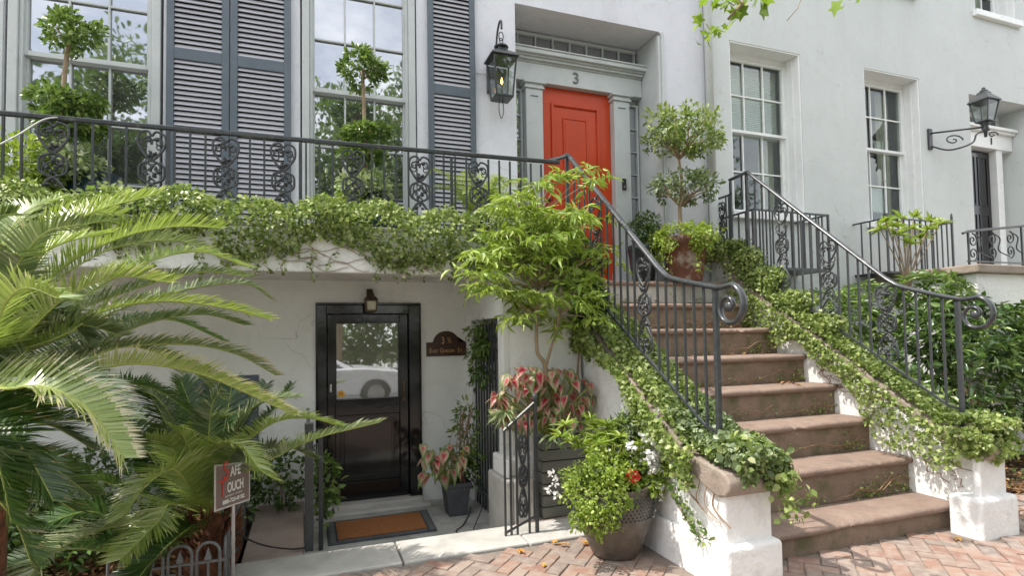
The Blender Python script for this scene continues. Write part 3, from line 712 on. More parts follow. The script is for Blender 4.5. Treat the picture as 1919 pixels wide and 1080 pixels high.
# side wall x = 1.60..1.66 with an opening
mb = MB(); mb.box(1.60,1.66,4.62,4.76,-.3,2.12); mb.box(1.60,1.66,4.76,FY-.008,1.71,2.12); mb.box(1.60,1.66,5.62,FY-.008,-.3,1.71)
obj('side_face', mb, m_base, pw, bevel=.006)
obj('front_face', MB().box(1.661,2.355,4.62,4.78,-.3,2.07), m_white, pw, bevel=.006)
obj('footing', MB().box(1.52,1.6,4.40,4.86,-.3,.36).box(1.601,1.78,4.40,4.619,-.3,.36), m_conc, pw, bevel=.02)
obj('footing_cap', MB().box(1.55,1.60,4.45,4.80,.361,.52).box(1.601,1.70,4.50,4.619,.361,.52), m_white, pw, bevel=.015)
obj('passage_back', MB().box(1.661,2.355,FY-.2,FY-.009,-.3,2.1).box(2.30,2.355,4.79,FY-.201,-.3,2.1), m_base, pw)
gt = thing('barred_gate', (1.62,5.2,-.13), 'black barred iron gate in the opening right of the basement door', 'gate')
gtb = MB(); gtb.box(-.008,.008,-.008,.008,-.12,1.66); gme = gtb.mesh('bar', m_iron)
for k in range(9): link('bar', gme, gt, (1.62, 4.80+.09*k, 0))
obj('gate_rail', MB().box(1.612,1.628,4.77,5.61,.02,.05).box(1.612,1.628,4.77,5.61,1.5,1.53), m_iron, gt)

# ================================================================== STOOP
st = thing('stoop', (3.76, 4.3, 0), 'brownstone front steps between whitewashed side walls, climbing to the red door', 'steps')
nY = [3.00,3.345,3.69,4.035,4.38,4.725,5.07,5.40]; nZ = [.18,.47,.75,1.03,1.31,1.59,1.87,2.14]
def tread(i):
    x0, x1 = (2.745, 4.80); Y0 = nY[i]; Y1 = nY[i+1]+.03 if i < 7 else FY-.01
    z = nZ[i]; th = .055; ov = .035
    # front edge worn: resampled, rounded nosing
    mb = MB(); nx = 60; prof = []
    for a in (-90,-60,-25,15,50,90): prof.append((math.cos(R(a))*.024, math.sin(R(a))*th/2))
    rows = []
    wear = [0]*(nx+1)
    for k in range(3):
        c_ = random.uniform(.2,.8)*nx; s_ = random.uniform(2,6); dd = random.uniform(.004,.016)
        wear = [wv+dd*math.exp(-((q-c_)/s_)**2)*(1+.5*math.sin(q*2.1)) for q, wv in enumerate(wear)]
    for q in range(nx+1):
        x = x0+(x1-x0)*q/nx; wv = wear[q]+random.uniform(0,.0015)
        row = [(x, Y1, z-th), ] + [(x, Y0+.024-py_*1.0+wv, z-th/2+pz - (wv*.8 if pz > 0 else 0)) for py_, pz in prof] + [(x, Y0+.12, z-wv*.15), (x, Y1, z)]
        rows.append(row)
    K = len(rows[0])
    for r_ in rows: mb.v += r_
    for q in range(nx):
        for k in range(K-1): mb.f.append((q*K+k,(q+1)*K+k,(q+1)*K+k+1,q*K+k+1)); mb.m.append(0)
    mb.f.append(tuple(range(K))); mb.f.append(tuple(range(nx*K+K-1,nx*K-1,-1))); mb.m += [0,0]
    obj('tread', mb, m_stone, st, smooth=True)
    zb = nZ[i-1] if i else -.1
    obj('riser', MB().box(x0,x1,Y0+.045,Y0+.12,zb-.03,z-th+.004), m_riser, st, bevel=.003)
for i in range(8): tread(i)
obj('landing', MB().box(2.3705,4.895,5.44,FY-.0095,1.9,2.0845).box(2.26,4.11,FY,6.35,2.02,2.139), m_conc, st)
# side walls: profile extruded along X
prof = [(2.86,.0),(2.86,.56),(3.10,.64),(5.30,2.06),(FY-.012,2.06),(FY-.012,.0)]
profR = [(2.86,.0),(2.86,.56),(3.10,.64),(5.36,2.10),(5.5,2.42),(FY-.012,2.42),(FY-.012,.0)]
obj('side_wall', MB().prism(prof,0,2.38,2.744), m_white, st, bevel=.012)
obj('side_wall', MB().prism(profR,0,4.801,5.03), m_white, st, bevel=.012)
def capp(x0, x1, pr):
    # slab following the slope, its lower end rolled over in a rounded lip
    pts = []
    yF = 2.72
    lip = [(yF+.11+math.cos(R(a))*.11, .63+math.sin(R(a))*.085) for a in (300,270,235,200,165,130,100)]
    top = [(3.08,.755)] + [(y, z+.09) for y, z in pr]
    bot = [(y, z) for y, z in pr][::-1] + [(3.10,.642)]
    return MB().prism(lip+top+bot, 0, x0, x1)
obj('coping', capp(2.345,2.79,[(3.14,.69),(5.30,2.065),(5.42,2.065)]), m_cap, st, bevel=.015, seg=3)
obj('coping', capp(4.77,5.06,[(3.14,.69),(5.36,2.13),(5.5,2.425),(FY-.013,2.425)]), m_cap, st, bevel=.015, seg=3)
obj('plinth_course', MB().box(2.34,2.379,2.98,4.615,-.2,.25), m_white, st, bevel=.012)
obj('pedestal', MB().box(2.335,2.765,2.745,2.98,-.2,.265), m_white, st, bevel=.03, seg=4)
obj('pedestal', MB().box(4.63,5.07,2.745,2.98,-.2,.285), m_white, st, bevel=.03, seg=4)
obj('newel_block', MB().box(2.37,2.735,2.80,2.859,.2,.60), m_white, st, bevel=.02, seg=3)
obj('newel_block', MB().box(4.72,5.03,2.80,2.859,.2,.60), m_white, st, bevel=.02, seg=3)

# ================================================================== IRONWORK
def spiral(c, r0, r1, a0, a1, n=18):
    return [(c[0]+(r0+(r1-r0)*t)*math.cos(R(a0+(a1-a0)*t)), 0, c[1]+(r0+(r1-r0)*t)*math.sin(R(a0+(a1-a0)*t))) for t in [k/n for k in range(n+1)]]
def scrollpanel(wd, h):
    """cast iron panel, local: x across, z up from 0 to h"""
    mb = MB(); s = wd/.2
    def T(pts, r): mb.tube([(x*s, y, z) for x, y, z in pts], r, 5)
    q = h/4
    for sg in (1,-1):
        for zc, fl in ((h-.10,1),(.10,-1)):
            # heart scroll
            T([(sg*x, 0, z) for x, y, z in spiral((.045,zc), .045, .012, 180*0+200*fl, -170*fl)], .0075)
            T([(sg*x,0,z) for x,_,z in bez([(.0,0,zc-fl*.14),(.05,0,zc-fl*.09),(.09,0,zc-fl*.02),(.085,0,zc+fl*.06),(.03,0,zc+fl*.085),(.0,0,zc+fl*.05)],6)], .0095)
        # mid S scrolls
        T([(sg*x,0,z) for x,_,z in bez([(-.07,0,h/2-.17),(-.02,0,h/2-.10),(.07,0,h/2-.06),(.085,0,h/2),(.07,0,h/2+.06),(-.02,0,h/2+.10),(-.07,0,h/2+.17)],6)], .0095)
        T([(sg*x,0,z) for x,_,z in bez([(.02,0,h/2-.02),(.06,0,h/2+.02),(.04,0,h/2+.07),(.0,0,h/2+.05)],6)], .008)
        T([(sg*x,0,z) for x,_,z in bez([(.02,0,h/2+.02),(.065,0,h/2-.03),(.04,0,h/2-.08),(.0,0,h/2-.05)],6)], .008)
        for zc in (h/2-.2, h/2+.2): T([(sg*x,0,z) for x,_,z in spiral((.05,zc),.035,.01,90,-300)], .0055)
    # leafy rosettes in relief
    rr = random.Random(3)
    for zc, nn, rad in ((h/2,14,.055),(h-.07,6,.035),(.08,6,.035),(h/2+.14,6,.04),(h/2-.14,6,.04)):
        for k in range(nn):
            a = rr.uniform(0,6.28); d = rad*(.4+.7*rr.random())
            c_ = ((math.cos(a)*d)*s, rr.uniform(-.012,.008), zc+math.sin(a)*d*.8)
            mb.tube([(c_[0]-.016*math.cos(a),c_[1],c_[2]-.016*math.sin(a)),c_,(c_[0]+.018*math.cos(a+.5),c_[1]-.006,c_[2]+.018*math.sin(a+.5))],[.005,.014,.005],5)
    return mb
def baluster(h, r=.0075):
    return MB().box(-r,r,-r,r,0,h)
_bc = {}
def bal_mesh(h):
    k = round(h, 2)
    if k not in _bc: _bc[k] = baluster(k).mesh('baluster', m_iron)
    return _bc[k]
# --- balcony railing
br = thing('balcony_railing', (0,4.95,2.46), 'long black wrought iron balcony railing with cast scroll panels, above the ivy', 'railing')
RZ = 3.20
railpts = [(-3.4,4.95,RZ-.02),(-1,4.95,RZ),(2.05,4.95,RZ+.03),(2.22,4.97,RZ+.05),(2.40,5.04,3.32),(2.5,5.12,3.385)]
obj('top_rail', MB().tube(bez(railpts,5),.024,6,flat=(.75,.9)), m_rail, br)
obj('bottom_rail', MB().box(-3.4,2.25,4.943,4.957,2.50,2.515), m_iron, br)
pan_x = [-1.73,-1.11,-.60,-.175,.38,.955,1.50]
pme = scrollpanel(.2,.66).mesh('scroll_panel', m_iron, smooth=True)
for x in pan_x: link('scroll_panel', pme, br, (x,4.95,2.515), (0,0,random.uniform(-.03,.03)))
x = -3.3
while x < 2.2:
    near = min(abs(x-p) for p in pan_x)
    if near > .095: link('baluster', bal_mesh(.68), br, (x,4.95,2.515))
    x += .1065
for x in (-2.5,-1.0,-.045,1.245): obj('post', MB().box(x-.011,x+.011,4.938,4.962,2.42,RZ-.02), m_iron, br)

def stair_rail(x, corner, knee, end, label, extra=None, pans=()):
    t = thing('stair_railing', (x,3.0,.8), label, 'railing', 'stair railings of the stoop')
    # handrail: corner -> knee -> end -> volute
    ctr = Vector((x, end[0]-.115, end[1]-.135))
    vol = []
    for k in range(34):
        u = k/33; a = R(88 + 470*u); rr_ = .125*(1-u)**.9+.018
        vol.append((x, ctr.y+rr_*math.cos(a)*1.0, ctr.z+rr_*math.sin(a)))
    pts = []
    if extra: pts += extra
    c_, k_ = Vector((x,*corner)), Vector((x,*knee))
    pts += [c_, c_+(k_-c_)*.05]+[c_+(k_-c_)*q for q in (.25,.5,.75,.94)]
    pts += bez([k_+Vector((0,.04,.045)), k_+Vector((0,-.04,.0)), Vector((x,(knee[0]+end[0])/2,(knee[1]+end[1])/2-.002)), Vector((x,end[0]+.02,end[1])), Vector((x,end[0]-.06,end[1]-.01))],5)
    # volute angle 0 along +Y; start at top and run forward (-Y)
    vol = [(x, ctr.y-(.13*(1-k/33)**.85+.014)*math.sin(R(0+500*k/33)), ctr.z+(.13*(1-k/33)**.85+.014)*math.cos(R(0+500*k/33))) for k in range(34)]
    obj('handrail', MB().tube(pts+[Vector(v) for v in vol[1:]], [.03]*len(pts)+[.03-.014*k/33 for k in range(33)], 8, flat=(1.0,.62)), m_rail, t, smooth=True)
    obj('volute_eye', MB().lathe([(.0,-.02),(.028,-.02),(.034,0),(.028,.02),(.0,.02)],n=14), m_rail, t, (x,ctr.y,ctr.z), rot=(0,R(90),0), smooth=True)
    def top(y):
        if y < knee[0]: return end[1]+(knee[1]-end[1])*(y-end[0])/(knee[0]-end[0])
        return knee[1]+(corner[1]-knee[1])*(y-knee[0])/(corner[0]-knee[0])
    def bot(y): return .90 if y < 3.1 else .90+(y-3.1)*.655
    obj('newel_post', MB().box(x-.016,x+.016,end[0]-.005,end[0]+.027,.70,end[1]-.02), m_iron, t, bevel=.003)
    obj('newel_post', MB().box(x-.016,x+.016,corner[0]-.0,corner[0]+.03,2.1,corner[1]-.015), m_iron, t, bevel=.003)
    mb = MB(); mb.tube([(x,end[0]+.027,.905),(x,3.12,.93),(x,corner[0],bot(corner[0])+.02)],.012,4); obj('bottom_rail', mb, m_iron, t)
    y = end[0]+.125
    while y < corner[0]-.05:
        if all(abs(y-p) > .085 for p in pans):
            link('baluster', bal_mesh(top(y)-bot(y)-.03), t, (x,y,bot(y)+.02))
        y += .105
    for p in pans:
        h = top(p)-bot(p)-.09
        pm = scrollpanel(.2,max(.5,h)).mesh('scroll_panel', m_iron, smooth=True)
        link('scroll_panel', pm, t, (x,p,bot(p)+.03), (0,0,R(90)))
    return t
stair_rail(2.5, (5.12,3.385), (3.50,1.955), (2.97,1.845), 'left black stair handrail of the stoop, starting beside the glazed flower pot', pans=(3.80,4.55))
stair_rail(4.9, (5.23,3.44), (3.50,1.925), (3.0,1.79), 'right black stair handrail of the stoop, rising beside the dark shrubs', extra=[Vector((4.9,5.52,3.42))], pans=(3.60,4.18,4.75))
lr = thing('landing_railing', (4.9,5.6,2.5), 'short black railing on the right edge of the landing, between house and handrail', 'railing')
obj('top_rail', MB().box(4.888,4.912,5.50,FY-.003,3.225,3.25), m_rail, lr, bevel=.003)
for y in (5.55,5.60,5.76): link('baluster', bal_mesh(.72), lr, (4.9,y,2.50))
link('scroll_panel', scrollpanel(.13,.66).mesh('scroll_panel', m_iron, True), lr, (4.9,5.68,2.53), (0,0,R(90)))
obj('post', MB().box(4.888,4.912,5.50,5.525,2.46,3.40), m_iron, lr)

# --- areaway railings (left heavy posts, right small panel)
lrl = thing('areaway_railing', (.05,4.6,0), 'black iron railing with a heavy square post, left of the doormat', 'railing')
obj('post', MB().box(-.012,.05,4.42,4.48,.0,.93), m_iron, lrl, bevel=.006)
obj('post', MB().box(.09,.125,4.78,4.815,-.13,.82), m_iron, lrl, bevel=.004)
obj('rail', MB().box(.0,.03,4.48,5.78,.86,.885), m_iron, lrl)
mb = baluster(.98)
for k in range(5): link('baluster', bal_mesh(.98), lrl, (.015,4.95+.17*k,-.12))
obj('scroll', MB().tube([(.085,4.79,.70+0*0)]+[(.085-.0+.03*math.cos(R(a)),4.78,.68+.03*math.sin(R(a))) for a in range(90,400,30)],.007,5), m_iron, lrl)
rrl = thing('areaway_railing', (1.6,4.15,0), 'short black iron railing with a cast scroll panel, in front of the white pillar', 'railing')
obj('post', MB().box(1.685,1.712,4.135,4.162,.0,1.03), m_iron, rrl, bevel=.004)
obj('post_top', MB().lathe([(.018,0),(.024,.02),(.024,.055),(.0,.065)],(1.698,4.148,1.025),12), m_iron, rrl, smooth=True)
obj('top_rail', MB().tube([(1.698,4.148,1.02),(1.43,4.148,.81)],.013,6), m_iron, rrl)
obj('bottom_rail', MB().tube([(1.69,4.148,.13),(1.43,4.148,.03)],.011,6), m_iron, rrl)
for x, zz in ((1.437,.81),(1.485,.85),(1.535,.89),(1.635,.97)): link('baluster', bal_mesh(zz-.0), rrl, (x,4.148,.0))
link('scroll_panel', scrollpanel(.07,.66).mesh('scroll_panel', m_iron, True), rrl, (1.585,4.148,.12))

# --- hooped bed edging
hf = thing('bed_edging_fence', (-.7,4.0,0), 'low grey hooped iron edging fence with spear points, round the palm bed', 'fence')
def hoop(x, y, dx, dy):
    w_ = .125; mb = MB(); p = []
    H_ = .26; r_ = w_/2
    p = [(x-dx*r_,y-dy*r_,-.05),(x-dx*r_,y-dy*r_,H_)]+[(x-dx*r_*math.cos(R(a)),y-dy*r_*math.cos(R(a)),H_+r_*math.sin(R(a))) for a in range(20,180,20)]+[(x+dx*r_,y+dy*r_,H_),(x+dx*r_,y+dy*r_,-.05)]
    mb.tube(p,.010,6); hp = obj('hoop', mb, m_ironl, hf, smooth=True)
    mb = MB(); mb.tube([(x,y,-.05),(x,y,H_-.03)],.008,6); mb.tube([(x,y,H_-.04),(x,y,H_-.035),(x,y,H_+.035)],[.010,.028,.001],4); obj('spear', mb, m_ironl, hf)
for k in range(4): hoop(-.56-.15*k, 3.90, 1, 0)
for k in range(8): hoop(-.475, 4.02+.15*k, 0, 1)
obj('fence_rail', MB().box(-1.08,-.48,3.895,3.905,.20,.215).box(-.48,-.47,3.90,5.2,.20,.215), m_ironl, hf)

# --- window guards on the right house
def guard(x0, x1, z0, z1, label, finial=False):
    t = thing('window_guard', ((x0+x1)/2,5.4,z0), label, 'railing', 'window guards of the white house')
    Y = 5.32
    obj('top_rail', MB().box(x0,x1,Y-.012,Y+.012,z1-.02,z1).box(x0,x0+.024,Y+.012,FY-.002,z1-.02,z1).box(x1-.024,x1,Y+.012,FY-.002,z1-.02,z1), m_iron, t)
    obj('bottom_rail', MB().box(x0,x1,Y-.012,Y+.012,z0,z0+.03).box(x0,x0+.024,Y+.012,FY-.002,z0,z0+.03).box(x1-.024,x1,Y+.012,FY-.002,z0,z0+.03).box(x0,x1,Y+.013,FY-.002,z0+.005,z0+.015), m_iron, t)
    x = x0
    bm_ = bal_mesh(z1-z0-.05)
    k = 0
    while x < x1+.01:
        if k % 6 == 0: obj('post', MB().box(x-.012,x+.012,Y-.012,Y+.012,z0,z1+(.0 if not finial else .05)), m_iron, t)
        else: link('baluster', bm_, t, (x,Y,z0+.03))
        x += (x1-x0)/12; k += 1
    for y in (5.45,5.57,5.7):
        for xx in (x0+.012, x1-.012): link('baluster', bm_, t, (xx,y,z0+.03))
    if finial: obj('finial', MB().lathe([(.012,0),(.02,.02),(.012,.035),(.016,.05),(.0,.09)],(x1,Y,z1+.05),8), m_iron, t, smooth=True)
    return t
guard(5.05,6.26,2.30,3.03,'black iron window guard under the window with the blind')
guard(7.32,8.62,2.30,3.06,'black iron window guard with a finial under the window with the notice', True)

# --- far stoop
fs = thing('far_stoop', (9.2,5,0), 'white masonry landing with a brown stone slab at the far right doorway', 'steps')
obj('base', MB().box(7.62,13,4.45,FY-.01,-.2,2.215), m_white, fs, bevel=.01)
obj('slab', MB().box(7.54,13,4.38,FY-.01,2.216,2.32), m_cap, fs, bevel=.015)
fr_ = thing('far_railing', (8.4,4.5,2.32), 'black scrollwork iron railing on the far right landing', 'railing')
obj('top_rail', MB().tube([(7.48,4.5,2.70),(7.58,4.5,2.73),(9.6,4.5,2.96)],.016,6), m_iron, fr_)
obj('bottom_rail', MB().box(7.55,9.6,4.49,4.51,2.36,2.375), m_iron, fr_)
for k in range(5):
    cx = 7.66+k*.36; s = 1 if k % 2 == 0 else -1
    zc = 2.54+.03*k
    q = MB()
    q.tube([(cx+x_, 4.5, zc+.085+z_) for x_, _, z_ in spiral((0,0),.085,.012,90,90-520,26)],.0085,6)
    q.tube([(cx+x_, 4.5, zc-.085+z_) for x_, _, z_ in spiral((0,0),.085,.012,-90,-90+520,26)],.0085,6)
    q.tube(bez([(cx,4.5,zc+.17),(cx+.16,4.5,zc+.1),(cx+.13,4.5,zc-.05),(cx+.34,4.5,zc-.12)],8),.0085,6)
    obj('scroll', q, m_iron, fr_, smooth=True)
for x in (7.58,8.62,9.55): obj('post', MB().box(x-.01,x+.01,4.49,4.51,2.31,2.72+.11*(x-7.58)), m_iron, fr_)

# ================================================================== LAMPS
def lanternbody(t, c, wt, wb, h, m, glass, flame=True):
    """glazed four sided lantern, c = centre of its bottom"""
    x, y, z = c
    def sq(w_, zz): return [(x-w_,y-w_,zz),(x+w_,y-w_,zz),(x+w_,y+w_,zz),(x-w_,y+w_,zz)]
    B, T = sq(wb, z), sq(wt, z+h)
    mb = MB()
    for a, b_ in zip(B, T): mb.tube([a,b_],.011,4)
    for L_ in (B, T):
        for i in range(4): mb.tube([L_[i],L_[(i+1)%4]],.011,4)
    obj('lantern_frame', mb, m, t)
    for i in range(4):
        j = (i+1)%4; q = MB(); cc = Vector((x,y,z+h/2))
        q.quad(*[tuple(Vector(v)+(Vector((x,y,v[2]))-Vector(v))*.04) for v in (B[i],B[j],T[j],T[i])]); obj('glass', q, glass, t)
    obj('floor_plate', MB().box(x-wb,x+wb,y-wb,y+wb,z-.012,z+.002), m, t)
    if flame:
        obj('burner', MB().tube([(x,y,z),(x,y,z+h*.35)],.008,8), m_brass, t)
        obj('flame', MB().lathe([(.002,0),(.014,.02),(.011,.045),(.001,.08)],(x,y,z+h*.36),10), m_flame, t, smooth=True)
gl = thing('gas_lantern', (1.98,5.6,4.1), 'black gas lantern with a lit flame on the wall left of the red door', 'lantern')
lanternbody(gl, (1.98,5.62,4.10), .125, .092, .42, m_iron, m_glassl)
mb = MB()
def frustum(mb, c, w0, w1, z0, z1):
    x, y = c; A_ = [(x-w0,y-w0,z0),(x+w0,y-w0,z0),(x+w0,y+w0,z0),(x-w0,y+w0,z0)]; B_ = [(x-w1,y-w1,z1),(x+w1,y-w1,z1),(x+w1,y+w1,z1),(x-w1,y+w1,z1)]
    n = len(mb.v); mb.v += A_+B_
    for f in ((3,2,1,0),(4,5,6,7),(0,1,5,4),(1,2,6,5),(2,3,7,6),(3,0,4,7)): mb.f.append(tuple(n+i for i in f)); mb.m.append(0)
frustum(mb,(1.98,5.62),.155,.15,4.52,4.54); frustum(mb,(1.98,5.62),.15,.05,4.54,4.62); frustum(mb,(1.98,5.62),.05,.045,4.62,4.65)
mb.lathe([(.075,0),(.08,.015),(.05,.03),(.02,.05),(.0,.055)],(1.98,5.62,4.65),14); obj('roof', mb, m_iron, gl, bevel=.003)
obj('back_plate', MB().box(1.87,2.09,5.76,FY-.002,4.22,4.50).box(1.95,2.01,5.72,5.77,4.30,4.42), m_iron, gl, bevel=.003)
obj('hanging_hook', MB().tube(bez([(1.98,FY-.01,4.62),(1.98,5.75,4.86),(1.98,5.66,4.96),(1.98,5.60,4.93),(1.98,5.60,4.85)],6),.012,6).tube([(1.98+.025*math.cos(R(a)),5.62,4.78+.05*math.sin(R(a))) for a in range(0,360,30)],.006,5,closed=True).tube([(1.98+.02*math.cos(R(a)),5.62,4.73+.03*math.sin(R(a))) for a in range(0,360,40)],.005,5,closed=True), m_iron, gl, smooth=True)
obj('gas_loop', MB().tube(bez([(1.95,5.62,4.09),(1.945,5.62,3.96),(1.97,5.62,3.88),(2.0,5.63,3.96),(1.995,5.64,4.09)],6),.005,5), m_iron, gl, smooth=True)
obj('supply_pipe', MB().tube([(1.60,FY-.008,4.42),(1.80,FY-.01,4.43),(1.88,5.78,4.42)],.004,5), m_wire, gl)
hl = thing('street_style_lamp', (9.4,5.3,4.4), 'dark carriage lamp on a scrolled iron wall bracket beside the far right doorway', 'lantern')
lanternbody(hl, (9.43,5.30,4.60), .125, .08, .29, m_iron, m_glassl, False)
mb = MB(); frustum(mb,(9.43,5.30),.15,.145,4.89,4.91); frustum(mb,(9.43,5.30),.145,.065,4.91,5.01); frustum(mb,(9.43,5.30),.065,.06,5.01,5.04); mb.lathe([(.045,0),(.055,.02),(.022,.045),(.028,.06),(.0,.085)],(9.43,5.30,5.04),12); obj('roof', mb, m_iron, hl, bevel=.004)
obj('neck', MB().lathe([(.075,.0),(.05,-.04),(.035,-.07),(.05,-.10),(.025,-.13),(.018,-.22)][::-1],(9.43,5.30,4.59),12), m_iron, hl, smooth=True)
obj('wall_plate', MB().box(8.96,9.04,FY-.03,FY-.001,4.30,4.62), m_iron, hl, bevel=.004)
b0 = Vector((9.0,FY-.02,4.47)); b1 = Vector((9.43,5.30,4.36))
def brk(t, dz): return b0+(b1-b0)*t+Vector((0,0,dz))
mb = MB(); mb.tube([brk(0,.08),brk(.5,.12),brk(1,.16)],.014,6); mb.tube(bez([brk(0,-.12),brk(.35,-.18),brk(.75,-.08),brk(.85,.06),brk(1.08,.12)],6),.013,6)
mb.tube([brk(.42+.18*(1-k/20)*math.cos(R(k*26)), -.03+.085*(1-k/20)*math.sin(R(k*26))) for k in range(19)],.010,6); mb.tube([brk(1.12+.1*(1-k/16)*math.cos(R(k*26)), .04+.055*(1-k/16)*math.sin(R(k*26))) for k in range(15)],.009,6)
obj('scroll_bracket', mb, m_iron, hl, smooth=True)
sl_ = thing('porch_lantern', (.6,5.7,1.9), 'small dark lantern with frosted glass over the basement door', 'lantern')
lanternbody(sl_, (.60,5.68,1.815), .052, .046, .10, m_brass, glassmat('frosted lamp glass', .05, (.62,.60,.50)), False)
mb = MB(); mb.lathe([(.075,0),(.06,.025),(.03,.05),(.035,.06),(.018,.085),(.0,.11)],(.60,5.68,1.918),14); mb.tube(bez([(.6,FY-.01,1.99),(.6,5.74,2.03),(.6,5.69,1.99)],5),.008,6); mb.box(.57,.63,FY-.025,FY-.0065,1.93,2.04); obj('cap', mb, m_brass, sl_, smooth=False)

# ================================================================== SIGNS, MAT, CORDS
pq = thing('street_plaque', (1.38,FY-.02,1.42), 'dark plaque with gold street lettering, right of the basement door', 'plaque')
poly = [(1.17,1.345),(1.595,1.345),(1.595,1.49),(1.515,1.49)]+[(1.38+.137*math.cos(R(a)),1.485+.122*math.sin(R(a))) for a in range(0,181,12)]+[(1.245,1.49),(1.17,1.49)]
obj('plate', MB().prism(poly,1,FY-.024,FY-.0065), m_plaq, pq, bevel=.002)
text('3', .10, m_gold, (1.345,FY-.026,1.505), FACE, pq, 'lettering', .001, sx=.8)
text('½', .085, m_gold, (1.415,FY-.026,1.508), FACE, pq, 'lettering', .001, sx=.7)
xx_ = 1.205
for wd_, off in (('East',0),('Gordon',.105),('St',.285)):
    text(wd_[0], .066, m_gold, (1.200+off*1.05,FY-.026,1.403), FACE, pq, 'lettering', .001, 'LEFT', .8)
    text(wd_[1:].upper(), .043, m_gold, (1.232+off*1.05,FY-.026,1.397), FACE, pq, 'lettering', .001, 'LEFT', .78)
ss = thing('security_sign', (-.55,4.1,.5), 'small brown yard sign with red and white lettering on a metal stake beside the palm', 'sign')
# local frame of the plate: right edge further back
pa = Vector((-.525,3.86,.0)); pb = Vector((-.350,4.10,0))
ux = (pb-pa).normalized(); ang = math.atan2(ux.y, ux.x); wS = (pb-pa).length; nS = Vector((ux.y,-ux.x,0))
def sp(u, z, off=0): return tuple(pa+ux*u+Vector((0,0,z))+nS*off)
zb0, zb1 = ay(400,961,3.86).z, ay(462,937,4.12).z; zt0, zt1 = ay(405,872,3.86).z, ay(466,864,4.12).z
mb = MB()
def plate(mb, o0, o1, i_=0):
    a = [sp(i_,zb0+i_,o0),sp(wS-i_,zb1+i_,o0),sp(wS-i_,zt1-i_,o0),sp(i_,zt0-i_,o0)]; b_ = [sp(i_,zb0+i_,o1),sp(wS-i_,zb1+i_,o1),sp(wS-i_,zt1-i_,o1),sp(i_,zt0-i_,o1)]
    n = len(mb.v); mb.v += a+b_
    for f in ((0,1,2,3),(7,6,5,4),(0,4,5,1),(1,5,6,2),(2,6,7,3),(3,7,4,0)): mb.f.append(tuple(n+i for i in f)); mb.m.append(0)
plate(mb, 0, .004); obj('plate_edge', mb, m_conc, ss)
mb = MB(); plate(mb, .0045, .006, .012); obj('plate_face', mb, m_sign, ss)
RS = (R(90), 0, ang)
zm = (zb0+zt0)/2
text('S', .15, m_signred, sp(.085,zm+.085,.009), RS, ss, 'lettering', .0008, sx=.75); text('AFE', .085, m_signtx, sp(.165,zm+.07,.009), RS, ss, 'lettering', .0008, sx=.62, bold=.002)
text('T', .15, m_signred, sp(.062,zm-.02,.009), RS, ss, 'lettering', .0008, sx=.75); text('OUCH', .085, m_signtx, sp(.165,zm-.025,.009), RS, ss, 'lettering', .0008, sx=.55, bold=.002)
text('888-723-8682', .034, m_signtx, sp(.15,zm-.105,.009), RS, ss, 'lettering', .0008, sx=.95, bold=.001)
text('SECURITY SYSTEMS', .014, m_signtx, sp(.15,zm-.073,.009), RS, ss, 'lettering', .0006, sx=1.2)
obj('stake', MB().tube([sp(wS*.55,-.1,-.006),sp(wS*.55,zb0+.1,-.006)],.011,8), m_alu, ss)
mt = thing('doormat', (.62,5.13,-.125), 'rust brown coir doormat with a dark blue grey patterned border', 'doormat')
mq = [(.165,4.85),(1.06,4.86),(1.09,5.46),(.16,5.44)]
obj('border', MB().prism(mq,2,-.129,-.116), m_rub, mt, bevel=.003)
mi = [(.245,4.92),(.985,4.925),(1.005,5.39),(.245,5.375)]
obj('coir_field', MB().prism(mi,2,-.1155,-.105), m_coir, mt, bevel=.003)
mb = MB()
for a in range(22):
    for (p0, p1, n_) in (((.205,4.87),(.205,5.42),22),((1.025,4.88),(1.045,5.43),22)):
        t_ = (a+.5)/n_; mb.box(p0[0]+(p1[0]-p0[0])*t_-.022,p0[0]+(p1[0]-p0[0])*t_+.022,p0[1]+(p1[1]-p0[1])*t_-.006,p0[1]+(p1[1]-p0[1])*t_+.006,-.1165,-.112)
for a in range(34):
    for yy in (4.885,5.415): mb.box(.25+a*.0215,.262+a*.0215,yy-.02,yy+.02,-.1165,-.112)
obj('border_pattern', mb, m_ironl, mt)
tag(obj('cord', MB().tube(bez([(-.44,4.12,.30),(-.30,4.3,.14),(-.12,4.45,.03),(.0,4.46,.02)],8),.006,5), m_cord, smooth=True), 'thin black cord sagging from the yard sign to the heavy iron post', 'cord')
tag(obj('cord', MB().tube(bez([(1.5,5.35,-.11),(1.42,5.15,-.12),(1.30,4.9,-.12),(1.2,4.75,-.12),(1.33,4.6,-.12)],8),.005,5).tube(bez([(1.35,5.3,.12),(1.45,5.1,.2),(1.5,4.95,.05),(1.35,4.75,-.12)],8),.004,5), m_cord, smooth=True), 'loose black hose loops on the floor beside the square pot', 'cord')
tag(obj('cable', MB().tube(bez([tuple(ay(-40,290,4.6)),tuple(ay(30,255,4.75)),tuple(ay(80,225,4.9)),tuple(ay(118,219,4.95))],6),.006,5), m_wire, smooth=True), 'pale cable running off the left end of the balcony rail', 'cable')

